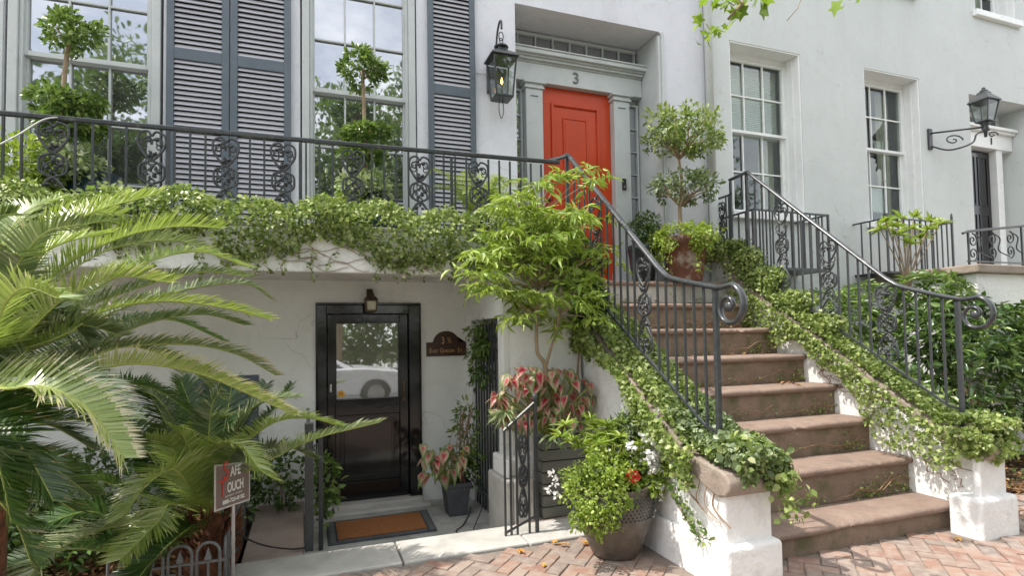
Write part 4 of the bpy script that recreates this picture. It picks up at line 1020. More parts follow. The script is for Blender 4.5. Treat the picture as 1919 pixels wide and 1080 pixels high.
# ================================================================== CYCADS
def frond(parent, ctrl, ll, mat, n=64, vee=.35, droopy=.12, dry=False, start=.16, rw=.008, m_r=None):
    """ctrl: points from the base to the tip; leaflets along both sides"""
    C_ = np.array([tuple(p) for p in bez(ctrl, 12)]); seg = np.linalg.norm(np.diff(C_,axis=0),axis=1); s = np.concatenate([[0],np.cumsum(seg)])/seg.sum()
    t = np.linspace(start,.995,n); P = np.stack([np.interp(t,s,C_[:,i]) for i in range(3)],1)
    T = unit(np.gradient(P,axis=0))
    side = unit(np.cross(T,np.array([0,0,1.])+0*T)); nr = unit(np.cross(side,T)); nr *= np.sign(nr[:,2:3]+1e-6)
    prof = np.sin(np.pi*np.clip(.12+.80*(t-start)/(1-start),0,1))**.55
    vs = []; rn = []
    tw = rng.normal()*.25
    for sg in (1,-1):
        ph = .012*rng.random(n)
        sweep = .30+.65*((t-start)/(1-start))[:,None]**1.8
        dv = side*sg; D = unit(dv*(1+ .15*rng.normal(size=(n,1))) + T*sweep + nr*(vee+tw*sg+.1*rng.normal(size=(n,1))))
        L_ = ll*prof*(.85+.25*rng.random(n))
        Nn = unit(np.cross(D,T)*sg); Nn *= np.sign(Nn[:,2:3]+1e-6)
        wv = unit(np.cross(D,Nn))*(.0040 if ll > .12 else .0038)
        base = P+D*.004
        mid = base+D*(L_*.55)[:,None]+np.array([0,0,-1.])*(L_*droopy*.25)[:,None]
        tip = base+D*L_[:,None]+np.array([0,0,-1.])*(L_*droopy)[:,None]
        vs.append(np.stack([base-wv,base+wv,mid+wv*1.1,mid-wv*1.1,tip],1))
        rn.append(np.clip(rng.random(n)*.7+.3*rng.random()+(.25 if dry else 0),0,1))
    vs = np.concatenate(vs); rn = np.concatenate(rn)
    if dry:
        tt = np.concatenate([(t-start)/(1-start)]*2); rn = np.stack([rn*.8, np.where(rng.random(len(rn)) < .35+.6*tt, 1.0, rn*.8)],1).ravel()
    else:
        rn = np.stack([rn, np.where(rng.random(len(rn)) < .06, 1.0, rn)],1).ravel()
    me = rawmesh('frond', vs.reshape(-1,3), [(0,1,2,3),(3,2,4)], 5, len(vs), mat, rn)
    fo = link('frond', me, parent)
    k = len(C_); mb = MB(); mb.tube([tuple(p) for p in C_],[rw*(1-.75*q/(k-1)) for q in range(k)],5); rmh = mb.mesh('midrib', m_r or m_rach, True)
    link('midrib', rmh, fo); return fo
m_rach = surf('yellow green midrib', (.24,.30,.06), (.34,.38,.09), 8, .4, 0)
m_rachd = surf('brown midrib', (.16,.12,.04), (.22,.2,.06), 8, .5, 0)
def F(parent, pts, ll, mat, **k):
    return frond(parent, [ay(*p) for p in pts], ll, mat, **k)
c1 = thing('sago_palm', (-2.1,3.6,0), 'large sago palm with arching sunlit fronds filling the left edge', 'palm')
hb = (-70,700,3.35)
spec = [
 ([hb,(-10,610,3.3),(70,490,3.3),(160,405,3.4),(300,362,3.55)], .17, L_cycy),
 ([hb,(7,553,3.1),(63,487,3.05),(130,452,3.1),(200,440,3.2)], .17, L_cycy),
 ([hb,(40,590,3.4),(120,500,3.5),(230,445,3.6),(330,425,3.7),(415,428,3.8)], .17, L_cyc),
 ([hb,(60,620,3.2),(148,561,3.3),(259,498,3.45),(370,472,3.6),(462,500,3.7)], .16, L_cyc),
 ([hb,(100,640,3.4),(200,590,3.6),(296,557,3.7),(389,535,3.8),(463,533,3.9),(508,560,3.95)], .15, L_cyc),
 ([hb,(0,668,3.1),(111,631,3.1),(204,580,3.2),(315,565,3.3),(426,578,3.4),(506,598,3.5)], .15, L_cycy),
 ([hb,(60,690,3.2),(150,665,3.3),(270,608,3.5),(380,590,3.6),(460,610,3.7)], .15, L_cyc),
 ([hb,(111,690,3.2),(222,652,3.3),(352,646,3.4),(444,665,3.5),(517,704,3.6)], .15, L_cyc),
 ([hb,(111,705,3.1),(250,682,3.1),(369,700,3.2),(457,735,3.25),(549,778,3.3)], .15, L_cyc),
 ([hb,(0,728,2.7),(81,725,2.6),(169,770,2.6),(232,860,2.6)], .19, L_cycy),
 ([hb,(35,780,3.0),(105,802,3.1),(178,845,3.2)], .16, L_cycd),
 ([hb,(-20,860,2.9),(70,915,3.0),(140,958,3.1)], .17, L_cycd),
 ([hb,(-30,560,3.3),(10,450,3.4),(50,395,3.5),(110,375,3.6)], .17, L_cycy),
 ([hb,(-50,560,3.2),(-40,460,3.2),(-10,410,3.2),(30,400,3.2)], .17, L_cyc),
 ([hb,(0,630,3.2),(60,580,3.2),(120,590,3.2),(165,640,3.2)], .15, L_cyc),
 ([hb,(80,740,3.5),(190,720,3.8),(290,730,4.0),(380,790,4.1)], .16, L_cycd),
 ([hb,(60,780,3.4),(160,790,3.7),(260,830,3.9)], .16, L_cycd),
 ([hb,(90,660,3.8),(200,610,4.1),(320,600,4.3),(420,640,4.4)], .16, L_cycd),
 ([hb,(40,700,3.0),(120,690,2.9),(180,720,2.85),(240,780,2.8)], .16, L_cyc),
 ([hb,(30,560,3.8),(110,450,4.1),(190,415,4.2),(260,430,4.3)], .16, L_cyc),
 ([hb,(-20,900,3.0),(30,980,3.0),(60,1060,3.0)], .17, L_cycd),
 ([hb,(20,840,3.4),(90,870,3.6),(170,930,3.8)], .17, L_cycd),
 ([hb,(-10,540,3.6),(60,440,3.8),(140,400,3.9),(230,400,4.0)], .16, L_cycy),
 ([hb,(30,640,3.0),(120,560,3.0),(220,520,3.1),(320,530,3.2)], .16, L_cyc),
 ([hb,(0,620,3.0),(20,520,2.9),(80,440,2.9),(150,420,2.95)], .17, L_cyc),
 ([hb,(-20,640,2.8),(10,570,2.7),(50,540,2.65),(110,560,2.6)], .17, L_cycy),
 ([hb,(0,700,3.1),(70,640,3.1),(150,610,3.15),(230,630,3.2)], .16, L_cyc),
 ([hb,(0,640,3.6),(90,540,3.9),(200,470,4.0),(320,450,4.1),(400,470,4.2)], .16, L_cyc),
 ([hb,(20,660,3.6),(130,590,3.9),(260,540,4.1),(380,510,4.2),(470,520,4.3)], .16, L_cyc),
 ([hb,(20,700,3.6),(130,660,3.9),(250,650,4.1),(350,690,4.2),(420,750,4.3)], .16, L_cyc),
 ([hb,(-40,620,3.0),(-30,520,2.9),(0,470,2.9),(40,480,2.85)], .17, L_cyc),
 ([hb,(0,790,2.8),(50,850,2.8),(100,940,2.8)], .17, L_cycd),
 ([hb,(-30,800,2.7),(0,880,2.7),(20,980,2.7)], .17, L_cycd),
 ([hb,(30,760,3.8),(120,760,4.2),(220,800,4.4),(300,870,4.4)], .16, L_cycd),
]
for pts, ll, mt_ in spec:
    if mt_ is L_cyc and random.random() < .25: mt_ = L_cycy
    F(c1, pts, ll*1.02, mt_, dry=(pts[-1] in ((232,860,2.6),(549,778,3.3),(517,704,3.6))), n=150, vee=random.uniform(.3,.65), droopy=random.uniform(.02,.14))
tb = ay(*hb)
mb = MB(); mb.tube([(tb.x,tb.y,-.1),(tb.x,tb.y,tb.z*.5),(tb.x,tb.y,tb.z)],[.16,.17,.13],14); obj('trunk', mb, m_trunk, c1)
c2 = thing('sago_palm', (-.8,4.3,0), 'smaller deep green sago palm with a rusty brown heart behind the yard sign', 'palm')
h2 = (392,965,4.25)
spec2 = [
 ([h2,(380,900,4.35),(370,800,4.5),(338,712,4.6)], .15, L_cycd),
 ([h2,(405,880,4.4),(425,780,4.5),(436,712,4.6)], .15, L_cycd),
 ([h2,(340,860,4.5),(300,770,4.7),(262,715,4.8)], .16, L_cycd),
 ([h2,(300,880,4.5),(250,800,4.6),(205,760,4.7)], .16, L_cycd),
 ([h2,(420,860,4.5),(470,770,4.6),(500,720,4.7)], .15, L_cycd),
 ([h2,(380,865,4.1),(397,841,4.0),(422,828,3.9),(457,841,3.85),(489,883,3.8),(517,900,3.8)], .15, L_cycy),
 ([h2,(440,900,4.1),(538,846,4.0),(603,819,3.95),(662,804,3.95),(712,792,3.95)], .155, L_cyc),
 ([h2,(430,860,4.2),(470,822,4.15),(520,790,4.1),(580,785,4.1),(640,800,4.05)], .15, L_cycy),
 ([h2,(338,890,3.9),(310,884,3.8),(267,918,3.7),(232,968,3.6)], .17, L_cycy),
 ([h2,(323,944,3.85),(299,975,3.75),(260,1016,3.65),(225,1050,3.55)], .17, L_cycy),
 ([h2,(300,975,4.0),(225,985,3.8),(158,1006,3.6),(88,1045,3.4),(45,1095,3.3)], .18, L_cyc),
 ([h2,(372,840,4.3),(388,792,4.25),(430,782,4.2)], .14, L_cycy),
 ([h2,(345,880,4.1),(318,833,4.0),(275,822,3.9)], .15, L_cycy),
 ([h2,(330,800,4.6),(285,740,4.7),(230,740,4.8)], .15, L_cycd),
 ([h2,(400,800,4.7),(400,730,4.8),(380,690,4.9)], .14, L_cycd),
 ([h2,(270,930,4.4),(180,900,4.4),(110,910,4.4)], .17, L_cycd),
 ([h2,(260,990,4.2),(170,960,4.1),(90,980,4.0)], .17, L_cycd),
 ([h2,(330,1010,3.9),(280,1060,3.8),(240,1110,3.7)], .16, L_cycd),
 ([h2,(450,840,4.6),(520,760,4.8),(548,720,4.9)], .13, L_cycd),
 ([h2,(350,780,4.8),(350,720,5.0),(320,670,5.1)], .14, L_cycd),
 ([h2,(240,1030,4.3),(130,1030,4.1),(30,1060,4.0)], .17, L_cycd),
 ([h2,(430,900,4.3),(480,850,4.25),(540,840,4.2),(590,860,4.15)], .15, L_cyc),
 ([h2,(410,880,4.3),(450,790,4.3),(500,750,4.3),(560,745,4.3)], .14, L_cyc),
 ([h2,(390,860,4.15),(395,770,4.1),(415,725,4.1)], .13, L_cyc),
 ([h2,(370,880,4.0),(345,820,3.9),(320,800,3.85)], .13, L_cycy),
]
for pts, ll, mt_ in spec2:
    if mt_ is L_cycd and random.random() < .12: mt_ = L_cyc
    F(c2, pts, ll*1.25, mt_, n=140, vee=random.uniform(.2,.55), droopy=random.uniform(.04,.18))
tb = ay(*h2)
mb = MB(); mb.tube([(tb.x,tb.y,-.1),(tb.x,tb.y,.1),(tb.x,tb.y,tb.z)],[.14,.15,.07],14); obj('trunk', mb, m_trunk, c2)
mb = MB()
for k in range(130):
    a = random.uniform(0,6.28); z = random.uniform(.02,tb.z+.02); r_ = .13
    p = Vector((tb.x+r_*math.cos(a),tb.y+r_*math.sin(a),z)); mb.tube([p,p+Vector((math.cos(a)*.05,math.sin(a)*.05,.05)),p+Vector((math.cos(a)*.08,math.sin(a)*.08,.12))],[.012,.008,.002],4)
stuff(obj('old_frond_bases', mb, m_trunk, c2))

# ================================================================== IVY
def ivy_on(parent, name, pts, nrm, size, mat, shape='diamond', thick=.05, lift=.5):
    n = len(pts); P = np.asarray(pts)+np.asarray(nrm)*(rng.random((n,1))*thick)
    D = rng.normal(size=(n,3))*.7+np.array([0,0,-.35]); N = np.asarray(nrm)*lift+rng.normal(size=(n,3))*.45+np.array([0,0,.25])
    Ls = size*(.5+1.0*rng.random(n)); me = leafmesh(name, P, D, N, Ls, Ls*.85, mat, shape)
    return link(name, me, parent)
iv = thing('ivy_hedge', (0,4.7,2.4), 'thick small leaved ivy tumbling over the balcony edge above the basement door', 'ivy')
# top cushion and front fall with an uneven lower hem
n = 15000
X = rng.uniform(-4.2,2.35,n); hem = 2.29+.07*np.sin(X*2.3+1)+.05*np.sin(X*7.1)+.03*np.sin(X*17)
hem = np.where((X > -.65) & (X < 1.5), hem-.10-.05*np.sin((X-.4)*4), hem+.05)
topz = 2.60+.03*np.sin(X*5)+.025*np.sin(X*13)
u = rng.random(n)**.8
Z = topz-(topz-hem)*u*(.9+.25*rng.random(n)); Yy = 4.70-.11*np.sin(np.pi*np.clip(u*1.15,0,1))**.7 - .02*rng.random(n)
P = np.stack([X,Yy,Z],1); N = np.tile([0,-1,.35],(n,1))
ivy_on(iv, 'front_foliage', P, N, .031, L_ivyy, 'diamond', .04)
n = 6500; X = rng.uniform(-4.2,2.2,n); P = np.stack([X,rng.uniform(4.62,4.93,n),2.56+.03*np.sin(X*5)+.03*np.sin(X*13)+rng.random(n)*.06],1)
ivy_on(iv, 'top_foliage', P, np.tile([0,-.3,1],(n,1)), .036, L_ivyy, 'diamond', .04)
# trailing strands below the hem
mb = MB(); P = []; 
for k in range(30):
    x = random.uniform(-.8,1.6) if k < 26 else random.uniform(-3,-.8); z = 2.26; y = 4.66; L_ = random.uniform(.05,.26); pts = [(x,y,z)]; q = 0
    while q < L_:
        x += random.uniform(-.03,.03); q += .03; z -= .027; y = 4.675+random.uniform(-.01,.01) if z > 2.06 else 4.69; pts.append((x,y,z))
        P += [(x+random.uniform(-.025,.025),y-.012,z+random.uniform(-.02,.02)) for _ in range(3)]
    mb.tube(pts,.0022,4)
for k in range(16):   # bare stems running along the fascia
    x = random.uniform(-.8,1.5); z = random.uniform(2.12,2.3); pts = []
    for j in range(9): pts.append((x+j*.05,4.692,z+.03*math.sin(j*.9+k)-.006*j))
    mb.tube(pts,.0028,4)
obj('stems', mb, m_vine, iv)
P = np.array(P); ivy_on(iv, 'trailing_foliage', P, np.tile([0,-1,.1],(len(P),1)), .034, L_ivy, 'diamond', .02)

def capz(y, right):
    if y < 2.86: return .70
    if y < 3.1: return .73
    b_ = .73+(y-3.1)*.625
    if right and y > 5.36: b_ = 2.52
    elif y > 5.30: b_ = 2.16 if not right else 2.3
    return b_
def cap_ivy(parent, name, x0, x1, n, side, seed, mat, ymin=2.72, ymax=5.6, right=False, thin=0):
    pts = []; nr = []
    for k in range(n):
        y = random.uniform(ymin,ymax); u = random.random()
        z0_ = capz(y,right)+.025; dens = .5+.5*math.sin(y*3.1+seed)+.4*math.sin(y*9+seed*2)
        if random.random() > .62+.38*dens-thin: continue
        if u < .62: pts.append((random.uniform(x0,x1),y,z0_+.03+.05*random.random()+.03*dens)); nr.append((random.uniform(-.3,.3),-.3,1))
        else:
            drop = ((.30 if right else (.13 if y < 4.3 else .3))+(.16 if right else .07)*math.sin(y*4+seed)+.06*math.sin(y*11))*random.random()**1.3
            if side < 0: pts.append((x0-.02-.05*random.random(),y,z0_+.03-drop)); nr.append((-1,-.2,.3))
            else: pts.append((x1+.02+.05*random.random(),y,z0_+.03-drop)); nr.append((1,-.2,.3))
    return ivy_on(parent, name, np.array(pts), np.array(nr), .034, mat, 'diamond', .045)
il = thing('ivy', (2.5,4,1), 'ivy and creeping fig covering the left coping of the stoop', 'ivy', 'creepers on the stoop copings')
cap_ivy(il, 'foliage', 2.335, 2.76, 16000, -1, 1.0, L_ivyy, 3.0, 5.5, thin=-.2)
cap_ivy(il, 'foliage', 2.36, 2.76, 2600, 1, 2.2, L_ivy, 2.9, 5.5)
cap_ivy(il, 'foliage', 2.36, 2.76, 3200, 1, 5.2, L_gray, 2.8, 3.6, thin=-.3)
n = 1500; P, D = blob((2.56,2.86,.79),(.21,.18,.085),n,.5); ivy_on(il, 'lower_foliage', P, D+[0,-.2,.5], .040, L_gray, 'oval', .02)
n = 1300; P, D = blob((2.56,2.88,.80),(.21,.18,.08),n,.5); ivy_on(il, 'lower_foliage', P, D+[0,-.2,.5], .042, L_ivyy, 'oval', .02)
P = []
for k in range(15):
    x, y, z = 2.74+random.uniform(-.1,.04), 2.74+random.uniform(-.06,.05), .72
    for j in range(random.randint(3,10)): x += random.uniform(-.012,.02); y += random.uniform(-.012,.008); z -= .03; P.append((x,y,z)); P.append((x+.02,y-.01,z+.01))
P = np.array(P); ivy_on(il, 'lower_foliage', P, np.tile([.2,-1,.3],(len(P),1)), .04, L_ivyy, 'oval', .03)
n = 900; P = np.stack([rng.uniform(2.40,2.78,n),rng.uniform(2.70,2.74,n),rng.uniform(.60,.80,n)],1); P = P[(P[:,2] > .60+.10*(2.78-P[:,0])/.38+.05*np.sin(P[:,0]*40))]; ivy_on(il, 'lower_foliage', P, np.tile([0,-1,.4],(len(P),1)), .036, L_ivy, 'oval', .03)
mb = MB()
for k in range(8):
    y = random.uniform(2.9,3.5); p0 = Vector((2.37,y,capz(y,False))); mb.tube(bez([p0,p0+Vector((-.02,-.1,-.08)),p0+Vector((-.02,-.05,-.25)),p0+Vector((-.02,-.2,-.34))],5),.003,4)
mb.tube(bez([(2.62,3.0,.86),(2.55,3.2,.90),(2.5,3.45,1.0)],6),.02,6)
obj('stems', mb, m_vine, il)
ir = thing('ivy', (4.9,4,1), 'ivy with woody runners covering the right coping of the stoop down to its pedestal', 'ivy', 'creepers on the stoop copings')
cap_ivy(ir, 'foliage', 4.74, 5.08, 15000, -1, .4, L_ivyy, 2.70, 5.8, True)
cap_ivy(ir, 'foliage', 4.74, 5.08, 4000, 1, 3.1, L_ivy, 2.70, 5.8, True)
for (yy, zz, ry, rz, nn) in ((5.62,2.52,.25,.13,1300),(5.32,2.36,.28,.20,1700),(5.0,2.12,.28,.17,1500),(4.65,1.86,.3,.13,1200),(4.3,1.62,.3,.11,900)):
    P, D = blob((4.91,yy,zz),(.17,ry,rz),nn,.5); ivy_on(ir, 'landing_foliage', P, D+[0,-.1,.3], .036, L_ivyy, 'diamond', .02)
n = 1000; P, D = blob((4.9,2.83,.66),(.2,.12,.12),n,.5); ivy_on(ir, 'pedestal_foliage', P, D+[0,-.2,.3], .045, L_ivyy, 'diamond', .02)
mb = MB()
for k in range(34):
    y = random.uniform(2.9,5.2); z = capz(y,True)-random.uniform(.02,.3); pts = [(4.79,y,z)]
    for j in range(10): y += random.uniform(-.07,.045); z = z+random.uniform(-.05,.02); pts.append((4.792,y,z))
    mb.tube(pts,.0035,4)
# runners across the risers
for i, (xs_, ln) in enumerate(((4.75,.9),(4.6,.7),(4.75,1.3),(4.0,.9),(4.75,.7),(4.7,1.0),(4.75,1.1),(4.5,1.2),(4.75,1.6))):
    si = [1,1,2,3,3,4,5,6,6][i]
    y = nY[si]+.02; z = nZ[si-1]+.03; pts = []; m_ = 14
    for j in range(m_): pts.append((xs_-ln*j/m_, y-.012+.01*math.sin(j), z+.09*(1-j/m_)*(1.0+.5*math.sin(j*.8+i))+.01*math.sin(j*2.3)))
    mb.tube(pts,[.0055*(1-.6*j/m_) for j in range(m_)],5)
obj('runners', mb, m_vine, ir, smooth=True)
# small fig leaves on the risers
P = []; N = []
for si in range(1,8):
    for k in range(26 if si in (1,) else 14):
        cx = random.uniform(2.9,4.75); 
        if random.random() < .5: cx = random.uniform(4.3,4.78)
        for j in range(8): P.append((cx+random.gauss(0,.045), nY[si]+.035, nZ[si-1]+abs(random.gauss(0,.07))+.01)); N.append((0,-1,.2))
P = np.array(P); ivy_on(ir, 'riser_foliage', P, np.array(N), .022, L_ivyy, 'diamond', .012)
P = []
for k in range(60):
    si = random.choice([4,5,6,6,7,7]); P.append((random.uniform(2.85,4.6), nY[si]+.0+random.uniform(-.14,.03), nZ[si-1]+.012))
P = np.array(P); stuff(foliage('dry_leaves', None, np.concatenate([P]*3)+rng.normal(size=(len(P)*3,3))*[.03,.02,.004], rdir(len(P)*3)*[1,1,.3], .05, .03, L_dead, 'oval', up=1.5, jitter=.2))

# ================================================================== PLANTS
def branches(mb, root, tips, r0=.012, wob=.04, mid=.5):
    for tp in tips:
        a = Vector(root); b_ = Vector(tp); m_ = a+(b_-a)*mid+Vector((random.uniform(-wob,wob),random.uniform(-wob,wob),random.uniform(-wob,wob)+wob*.6))
        mb.tube(bez([a,m_,b_],5),[r0*(1-.7*k/10) for k in range(11)],5)
def ball(t, c, r, n, mat, L_, Wd, name='foliage', shape='oval', nc=60, cr=.05):
    P, D = clumps(c, r, nc, n//nc, cr, .08)
    return foliage(name, t, P, D, L_, Wd, mat, shape, up=.5, jitter=.45)
# topiaries behind the balcony rail
def topiary(x, y, zb, balls, label, urn, lean=0):
    t = thing('topiary', (x,y,zb), label, 'topiary', 'topiaries in urns on the balcony')
    mb = MB(); mb.tube(bez([(x,y,zb+.4),(x+.01,y,zb+.9),(x-.005,y,zb+1.3),(balls[0][0],y,balls[0][1])],6),.017,8)
    for bx, bz, rx, rz in balls:
        branches(mb,(x,y,bz-rz*.6),[(bx+random.uniform(-rx,rx)*.8,y+random.uniform(-rx,rx)*.8,bz+random.uniform(-.3,.8)*rz) for _ in range(9)],.007,.02)
    obj('stem', mb, m_stem, t, smooth=True)
    for k, (bx, bz, rx, rz) in enumerate(balls): ball(t, (bx,y,bz), (rx,rx*.9,rz), int(5000*rx), L_mid, .050, .027, 'foliage', nc=44, cr=.045)
    u = obj('urn', MB().lathe([(.12,0),(.14,.02),(.15,.06),(.20,.25),(.215,.40),(.19,.50),(.165,.53),(.185,.56),(.20,.575),(.175,.58),(.16,.56)],(urn[0],urn[1],zb),28), m_bluegl, t, smooth=True)
    P, D = blob((urn[0]-.10,urn[1]-.1,zb+.60),(.25,.22,.17),900,.4); foliage('underplanting', t, P, D, .05, .036, L_var, 'oval', up=.8)
    P, D = blob((urn[0]-.22,urn[1]-.12,zb+.42),(.14,.14,.2),420,.4); foliage('underplanting', t, P, D, .045, .034, L_lime, 'oval', up=.8, droop=.3)
    return t
topiary(-1.80,5.35,2.32,[(-1.77,4.03,.19,.13),(-1.79,3.46,.23,.075),(-1.76,3.27,.22,.05)],'cloud pruned topiary tree in a dark urn in front of the leftmost window',(-1.62,5.38))
topiary(.52,5.35,2.32,[(.50,4.08,.20,.16),(.54,3.46,.22,.07),(.5,3.27,.18,.05)],'cloud pruned topiary tree in a dark glossy urn in front of the middle window',(.60,5.38))
tag(link('potted_greenery', leafmesh('potted_greenery', *(lambda P, D: (P, D+rng.normal(size=D.shape)*.4, D*.4+[0,0,.6]+rng.normal(size=D.shape)*.4))(*blob((-1.15-.9,5.15,2.85),(.32,.18,.28),900,.3)), .06, .03, L_lime)), 'pale green leafy plant behind the left end of the balcony rail', 'plant')
# fern at the right end of balcony
fn = thing('fern', (1.65,5.35,2.4), 'pale yellow green fern with arching fronds behind the balcony rail, left of the red door', 'fern')
mb = MB()
for k in range(34):
    a = random.uniform(0,6.28); ln = random.uniform(.4,.62); up_ = random.uniform(.3,.75)
    b0_ = Vector((1.63,5.38,2.62)); e_ = b0_+Vector((math.cos(a)*ln*.8,math.sin(a)*ln*.5-.05,up_*ln+.15)); m_ = b0_+(e_-b0_)*.55+Vector((0,0,.14))
    frond(fn, [b0_,m_,e_,e_+Vector((math.cos(a)*.08,math.sin(a)*.05,-.06))], .085, L_lime, n=34, vee=.1, droopy=.2, start=.1, rw=.003)
obj('pot', MB().lathe([(.13,0),(.15,.02),(.19,.27),(.20,.30),(.18,.305)],(1.63,5.38,2.33),20), m_plast, fn, smooth=True)

# small tree by the stoop
stt = thing('small_tree', (1.98,4.42,.6), 'slender multi stemmed young tree with lime green drooping leaves, left of the stair handrail', 'tree')
root = ay(1022,690,4.35)
fork = [ay(1008,640,4.35), ay(1040,645,4.3)]
mb = MB()
mb.tube(bez([tuple(root+Vector((0,.02,-.45))),tuple(root),tuple(ay(1006,655,4.33)),tuple(ay(1008,560,4.35)),tuple(ay(1015,450,4.4)),tuple(ay(1010,380,4.45))],6),[.022-.0005*k for k in range(31)],8)
mb.tube(bez([tuple(root),tuple(ay(1032,655,4.28)),tuple(ay(1045,610,4.25)),tuple(ay(1050,540,4.2))],6),[.014-.0004*k for k in range(19)],6)
tips = []
crown = [(1045,602,45,22),(930,500,75,60),(1000,450,90,80),(1080,470,75,70),(960,400,70,50),(1040,370,70,50),(1100,420,30,40),(1075,335,35,22),(920,540,40,35),(1000,545,70,30),(1110,520,50,50),(1060,590,55,28),(985,575,35,25),(960,590,15,12),(905,490,25,30)]
for cx, cy_, rx, ry in crown:
    for k in range(max(3,int(rx*ry/330))):
        a = random.uniform(0,6.28); q = random.random()**.5
        tips.append(ay(cx+rx*q*math.cos(a), cy_+ry*q*math.sin(a), 4.3+random.uniform(-.28,.28)))
for tp in tips:
    hub = [ay(1008,590,4.33),ay(1009,540,4.35),ay(1014,460,4.4),ay(1012,400,4.43),ay(1046,590,4.24)]
    h_ = min(hub, key=lambda v: (v-tp).length+ (0.3 if v.z > tp.z else 0)); branches(mb, h_, [tp], .006, .03)
obj('trunk', mb, m_stem, stt, smooth=True)
P = []; D = []
for tp in tips:
    for k in range(random.randint(3,4)):        # compound leaves: a rachis with paired leaflets
        a = random.uniform(0,6.28); ax_ = Vector((math.cos(a),math.sin(a)-.3,random.uniform(-.25,.5))).normalized(); sd_ = ax_.cross(Vector((0,0,1))).normalized()
        ln = random.uniform(.14,.22)
        for j in range(5):
            p = tp+ax_*ln*(.15+.85*j/4)+Vector((0,0,-.05*(j/4)**2))
            if j == 4: P.append(p); D.append(ax_+Vector((0,0,-.5))); continue
            for s_ in (1,-1): P.append(p); D.append(ax_*.75+sd_*s_*.8+Vector((0,0,-.35)))
P = np.array([tuple(p) for p in P]); D = np.array([tuple(p) for p in D])
foliage('foliage', stt, P, D, .092, .025, L_lime, 'lance', up=.7, jitter=.38, droop=.1)
# darker ivy mass under/behind it
n = 4600; P, D = blob((2.42,4.80,1.80),(.22,.42,.36),n,.4); dk = thing('jasmine', (2.4,4.9,1.5), 'dark leafy climber massed behind the small tree under the top of the handrail', 'climber')
foliage('foliage', dk, P, D, .05, .026, L_dark, 'oval', up=.5)
P, D = blob((2.2,4.62,2.2),(.42,.12,.25),1500,.4); foliage('foliage', dk, P, D, .05, .026, L_mid, 'oval', up=.5)
obj('stem', MB().tube(bez([(2.45,4.6,.0),(2.30,4.60,.9),(2.34,4.6,1.6),(2.45,4.8,2.1)],6),.012,6), m_stem, dk)

# slatted planter with caladiums
pb_ = thing('slatted_planter', (2.06,4.5,0), 'square grey slatted wooden planter beside the white pillar, hidden under pink leaves', 'planter')
for k in range(7):
    z = .012+k*.095
    obj('slat', MB().box(1.86,2.29,4.40,4.418,z,z+.086).box(1.86,1.878,4.419,4.60,z,z+.086).box(2.272,2.29,4.419,4.60,z,z+.086), m_wood, pb_, bevel=.004)
obj('soil', MB().box(1.88,2.27,4.42,4.6,.1,.62), m_soil, pb_)
def calamat():
    m, nt, b = newmat('caladium leaf')
    u = nt.nodes.new('ShaderNodeAttribute'); u.attribute_name = 'cen'
    nz = _noise(nt, 22, 4, .7)
    ad = nt.nodes.new('ShaderNodeMath'); ad.operation = 'MULTIPLY_ADD'; nt.links.new(nz, ad.inputs[0]); ad.inputs[1].default_value = .55; nt.links.new(u.outputs['Fac'], ad.inputs[2])
    oi = nt.nodes.new('ShaderNodeObjectInfo'); a2 = nt.nodes.new('ShaderNodeMath'); a2.operation = 'MULTIPLY_ADD'; nt.links.new(oi.outputs['Random'], a2.inputs[0]); a2.inputs[1].default_value = .34; nt.links.new(ad.outputs[0], a2.inputs[2])
    a3 = nt.nodes.new('ShaderNodeMath'); a3.operation = 'SUBTRACT'; nt.links.new(a2.outputs[0], a3.inputs[0]); a3.inputs[1].default_value = .17
    col = _ramp(nt, a3.outputs[0], [(.28,(.48,.02,.045)),(.46,(.58,.10,.12)),(.62,(.60,.34,.28)),(.78,(.42,.42,.24)),(.88,(.16,.25,.07))])
    nt.links.new(col, b.inputs['Base Color']); b.inputs['Roughness'].default_value = .45
    tr = nt.nodes.new('ShaderNodeBsdfTranslucent'); nt.links.new(col, tr.inputs[0]); ms = nt.nodes.new('ShaderNodeMixShader'); ms.inputs[0].default_value = .35
    nt.links.new(b.outputs[0], ms.inputs[1]); nt.links.new(tr.outputs[0], ms.inputs[2]); nt.links.new(ms.outputs[0], nt.nodes['Material Output'].inputs[0]); return m
m_cal = calamat()
def calleaf():
    """heart-shaped leaf, unit length, with fold and ripples"""
    mb = MB(); rim = [(-.18,.0),(-.32,.16),(-.30,.34),(-.10,.44),(.15,.42),(.42,.30),(.70,.15),(1.0,0)]
    rim = rim+[(x,-y) for x, y in rim[-2:0:-1]]
    rings = [0,.35,.7,1]; cen = []
    for q in rings:
        for i, (x, y) in enumerate(rim):
            xx = .05+(x-.05)*q if q else .05; yy = y*q
            mb.v.append((xx, yy, .18*abs(yy)-.28*max(xx,0)**2+.03*q*math.sin(i*2.4))); cen.append(q)
    N_ = len(rim)
    for a in range(3):
        for i in range(N_): mb.f.append((a*N_+i,a*N_+(i+1)%N_,(a+1)*N_+(i+1)%N_,(a+1)*N_+i)); mb.m.append(0)
    me = mb.mesh('leaf', m_cal, True, recalc=False); at = me.attributes.new('cen','FLOAT','POINT'); at.data.foreach_set('value', [c*.62 for c in cen]); return me
cme = calleaf()
